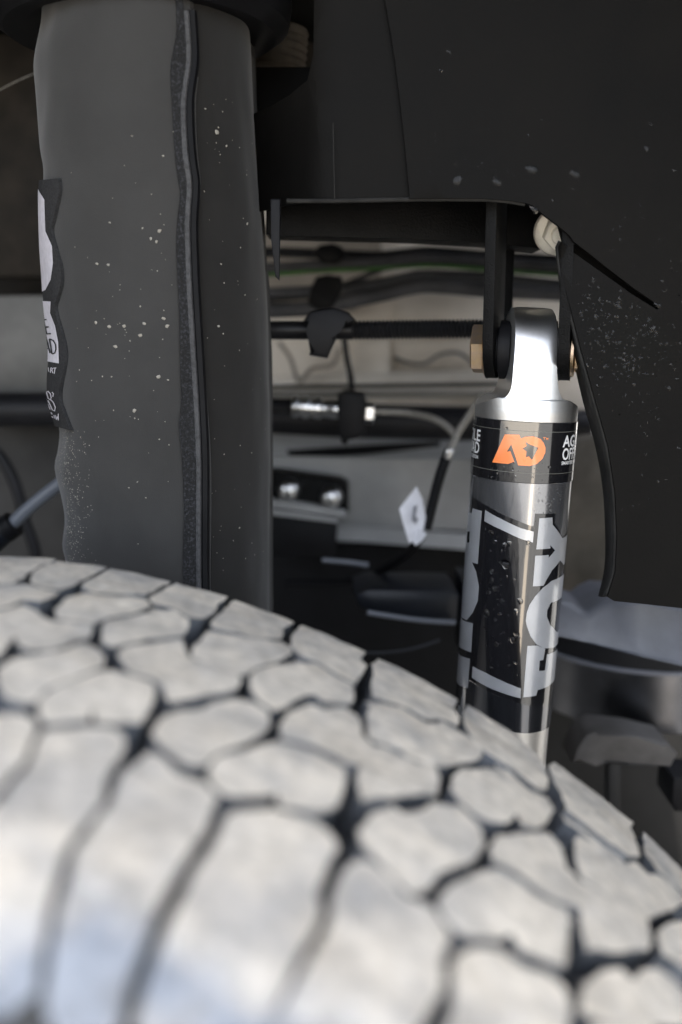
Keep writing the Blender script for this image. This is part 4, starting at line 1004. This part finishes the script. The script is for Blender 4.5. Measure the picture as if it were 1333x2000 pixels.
bmesh.ops.recalc_face_normals(bm, faces=bm.faces[:])
tag(new_obj('water_beads', bm, M['water']), 'clear water beads clinging to the black liner', 'water drops', kind='stuff')
bm = bmesh.new()
def sdrop(px, py, rpx, dr=.0001):
    ph, v = kpick(px, py); c = kpt(ph, v, dr); n = (c - (KA + KU * v)).normalized()
    r = rpx * mm_px(py, YK); dome(bm, c, n, r, r * .5, random.uniform(.9, 1.15), random.uniform(-.4, .4), sag=.15)
for x, y, r in ((988,1102,9.5),(961,1116,5),(960,1133,6),(969,1148,6),(955,1157,5),(982,1174,6),(951,1197,7.5),(966,1150,5),(1016,1174,6),(1008,1195,6),(1002,1249,7),(1009,1238,5),(970,1258,4.5),(976,1199,3.5),(960,1040,5),(967,1058,4),(985,1066,5),(995,1062,5),(968,1210,3.5),(960,1304,3.5),(994,1300,4),(1008,1294,4),(1032,1060,5)):
    sdrop(x, y, r)
for _ in range(75): sdrop(random.gauss(972, 22), random.uniform(1030, 1330), random.choice([.9, 1.2, 1.6, 2.1]))
for _ in range(40): sdrop(random.uniform(930, 1100), random.choice([random.uniform(905, 940), random.uniform(830, 935)]), random.choice([1, 1.4, 2, 2.6]), .0006)
for _ in range(45): sdrop(random.uniform(1040, 1100), random.uniform(945, 1060), random.choice([1, 1.3, 1.8, 2.4]), .0003)
bmesh.ops.recalc_face_normals(bm, faces=bm.faces[:])
tag(new_obj('water_beads', bm, M['water']), 'clear water beads on the black print of the shock body', 'water drops', kind='stuff')
bm = bmesh.new()
def speck(px, py, rpx):
    c = sleeve_pt(px, py, .0001 if px < interp(SEAMs, py) + 4 else -.0033); c2_ = sleeve_pt(px + 3, py, 0); c3_ = sleeve_pt(px, py + 3, 0)
    n = (c2_ - sleeve_pt(px, py, 0)).cross(c3_ - sleeve_pt(px, py, 0))
    if n.y > 0: n = -n
    r = rpx * mm_px(py, .49); dome(bm, c, n, r, r * .5, random.uniform(.7, 1.5), random.uniform(-1, 1), seg=6)
for x, y, r in ((312,451,4),(295,466,3),(306,472,3),(243,637,4),(214,638,4),(327,637,4),(188,630,3),(282,632,3),(275,655,4),(226,677,3.5),(310,736,4),(320,622,3),(263,802,4),(432,258,4.5),(190,515,2.5),(212,517,2.5),(434,637,3),(452,285,2.5),(494,437,3)):
    speck(x, y, r)
for _ in range(70): speck(random.uniform(140, 345), abs(random.gauss(660, 170)) % 1090 + 5, random.choice([.7, .9, 1.2, 1.7]))
for _ in range(70): speck(random.uniform(405, 530), random.uniform(160, 1120), random.choice([.7, .9, 1.3, 1.8]))
for _ in range(420):
    y = random.uniform(840, 1095); L = interp(SLs, y); speck(L + 4 + abs(random.gauss(0, 22)), y, random.choice([.7, .9, 1.2]))
bmesh.ops.recalc_face_normals(bm, faces=bm.faces[:])
tag(new_obj('mud_specks', bm, M['mud']), 'pale dried mud specks spattered over the fabric cover', 'mud specks', kind='stuff')
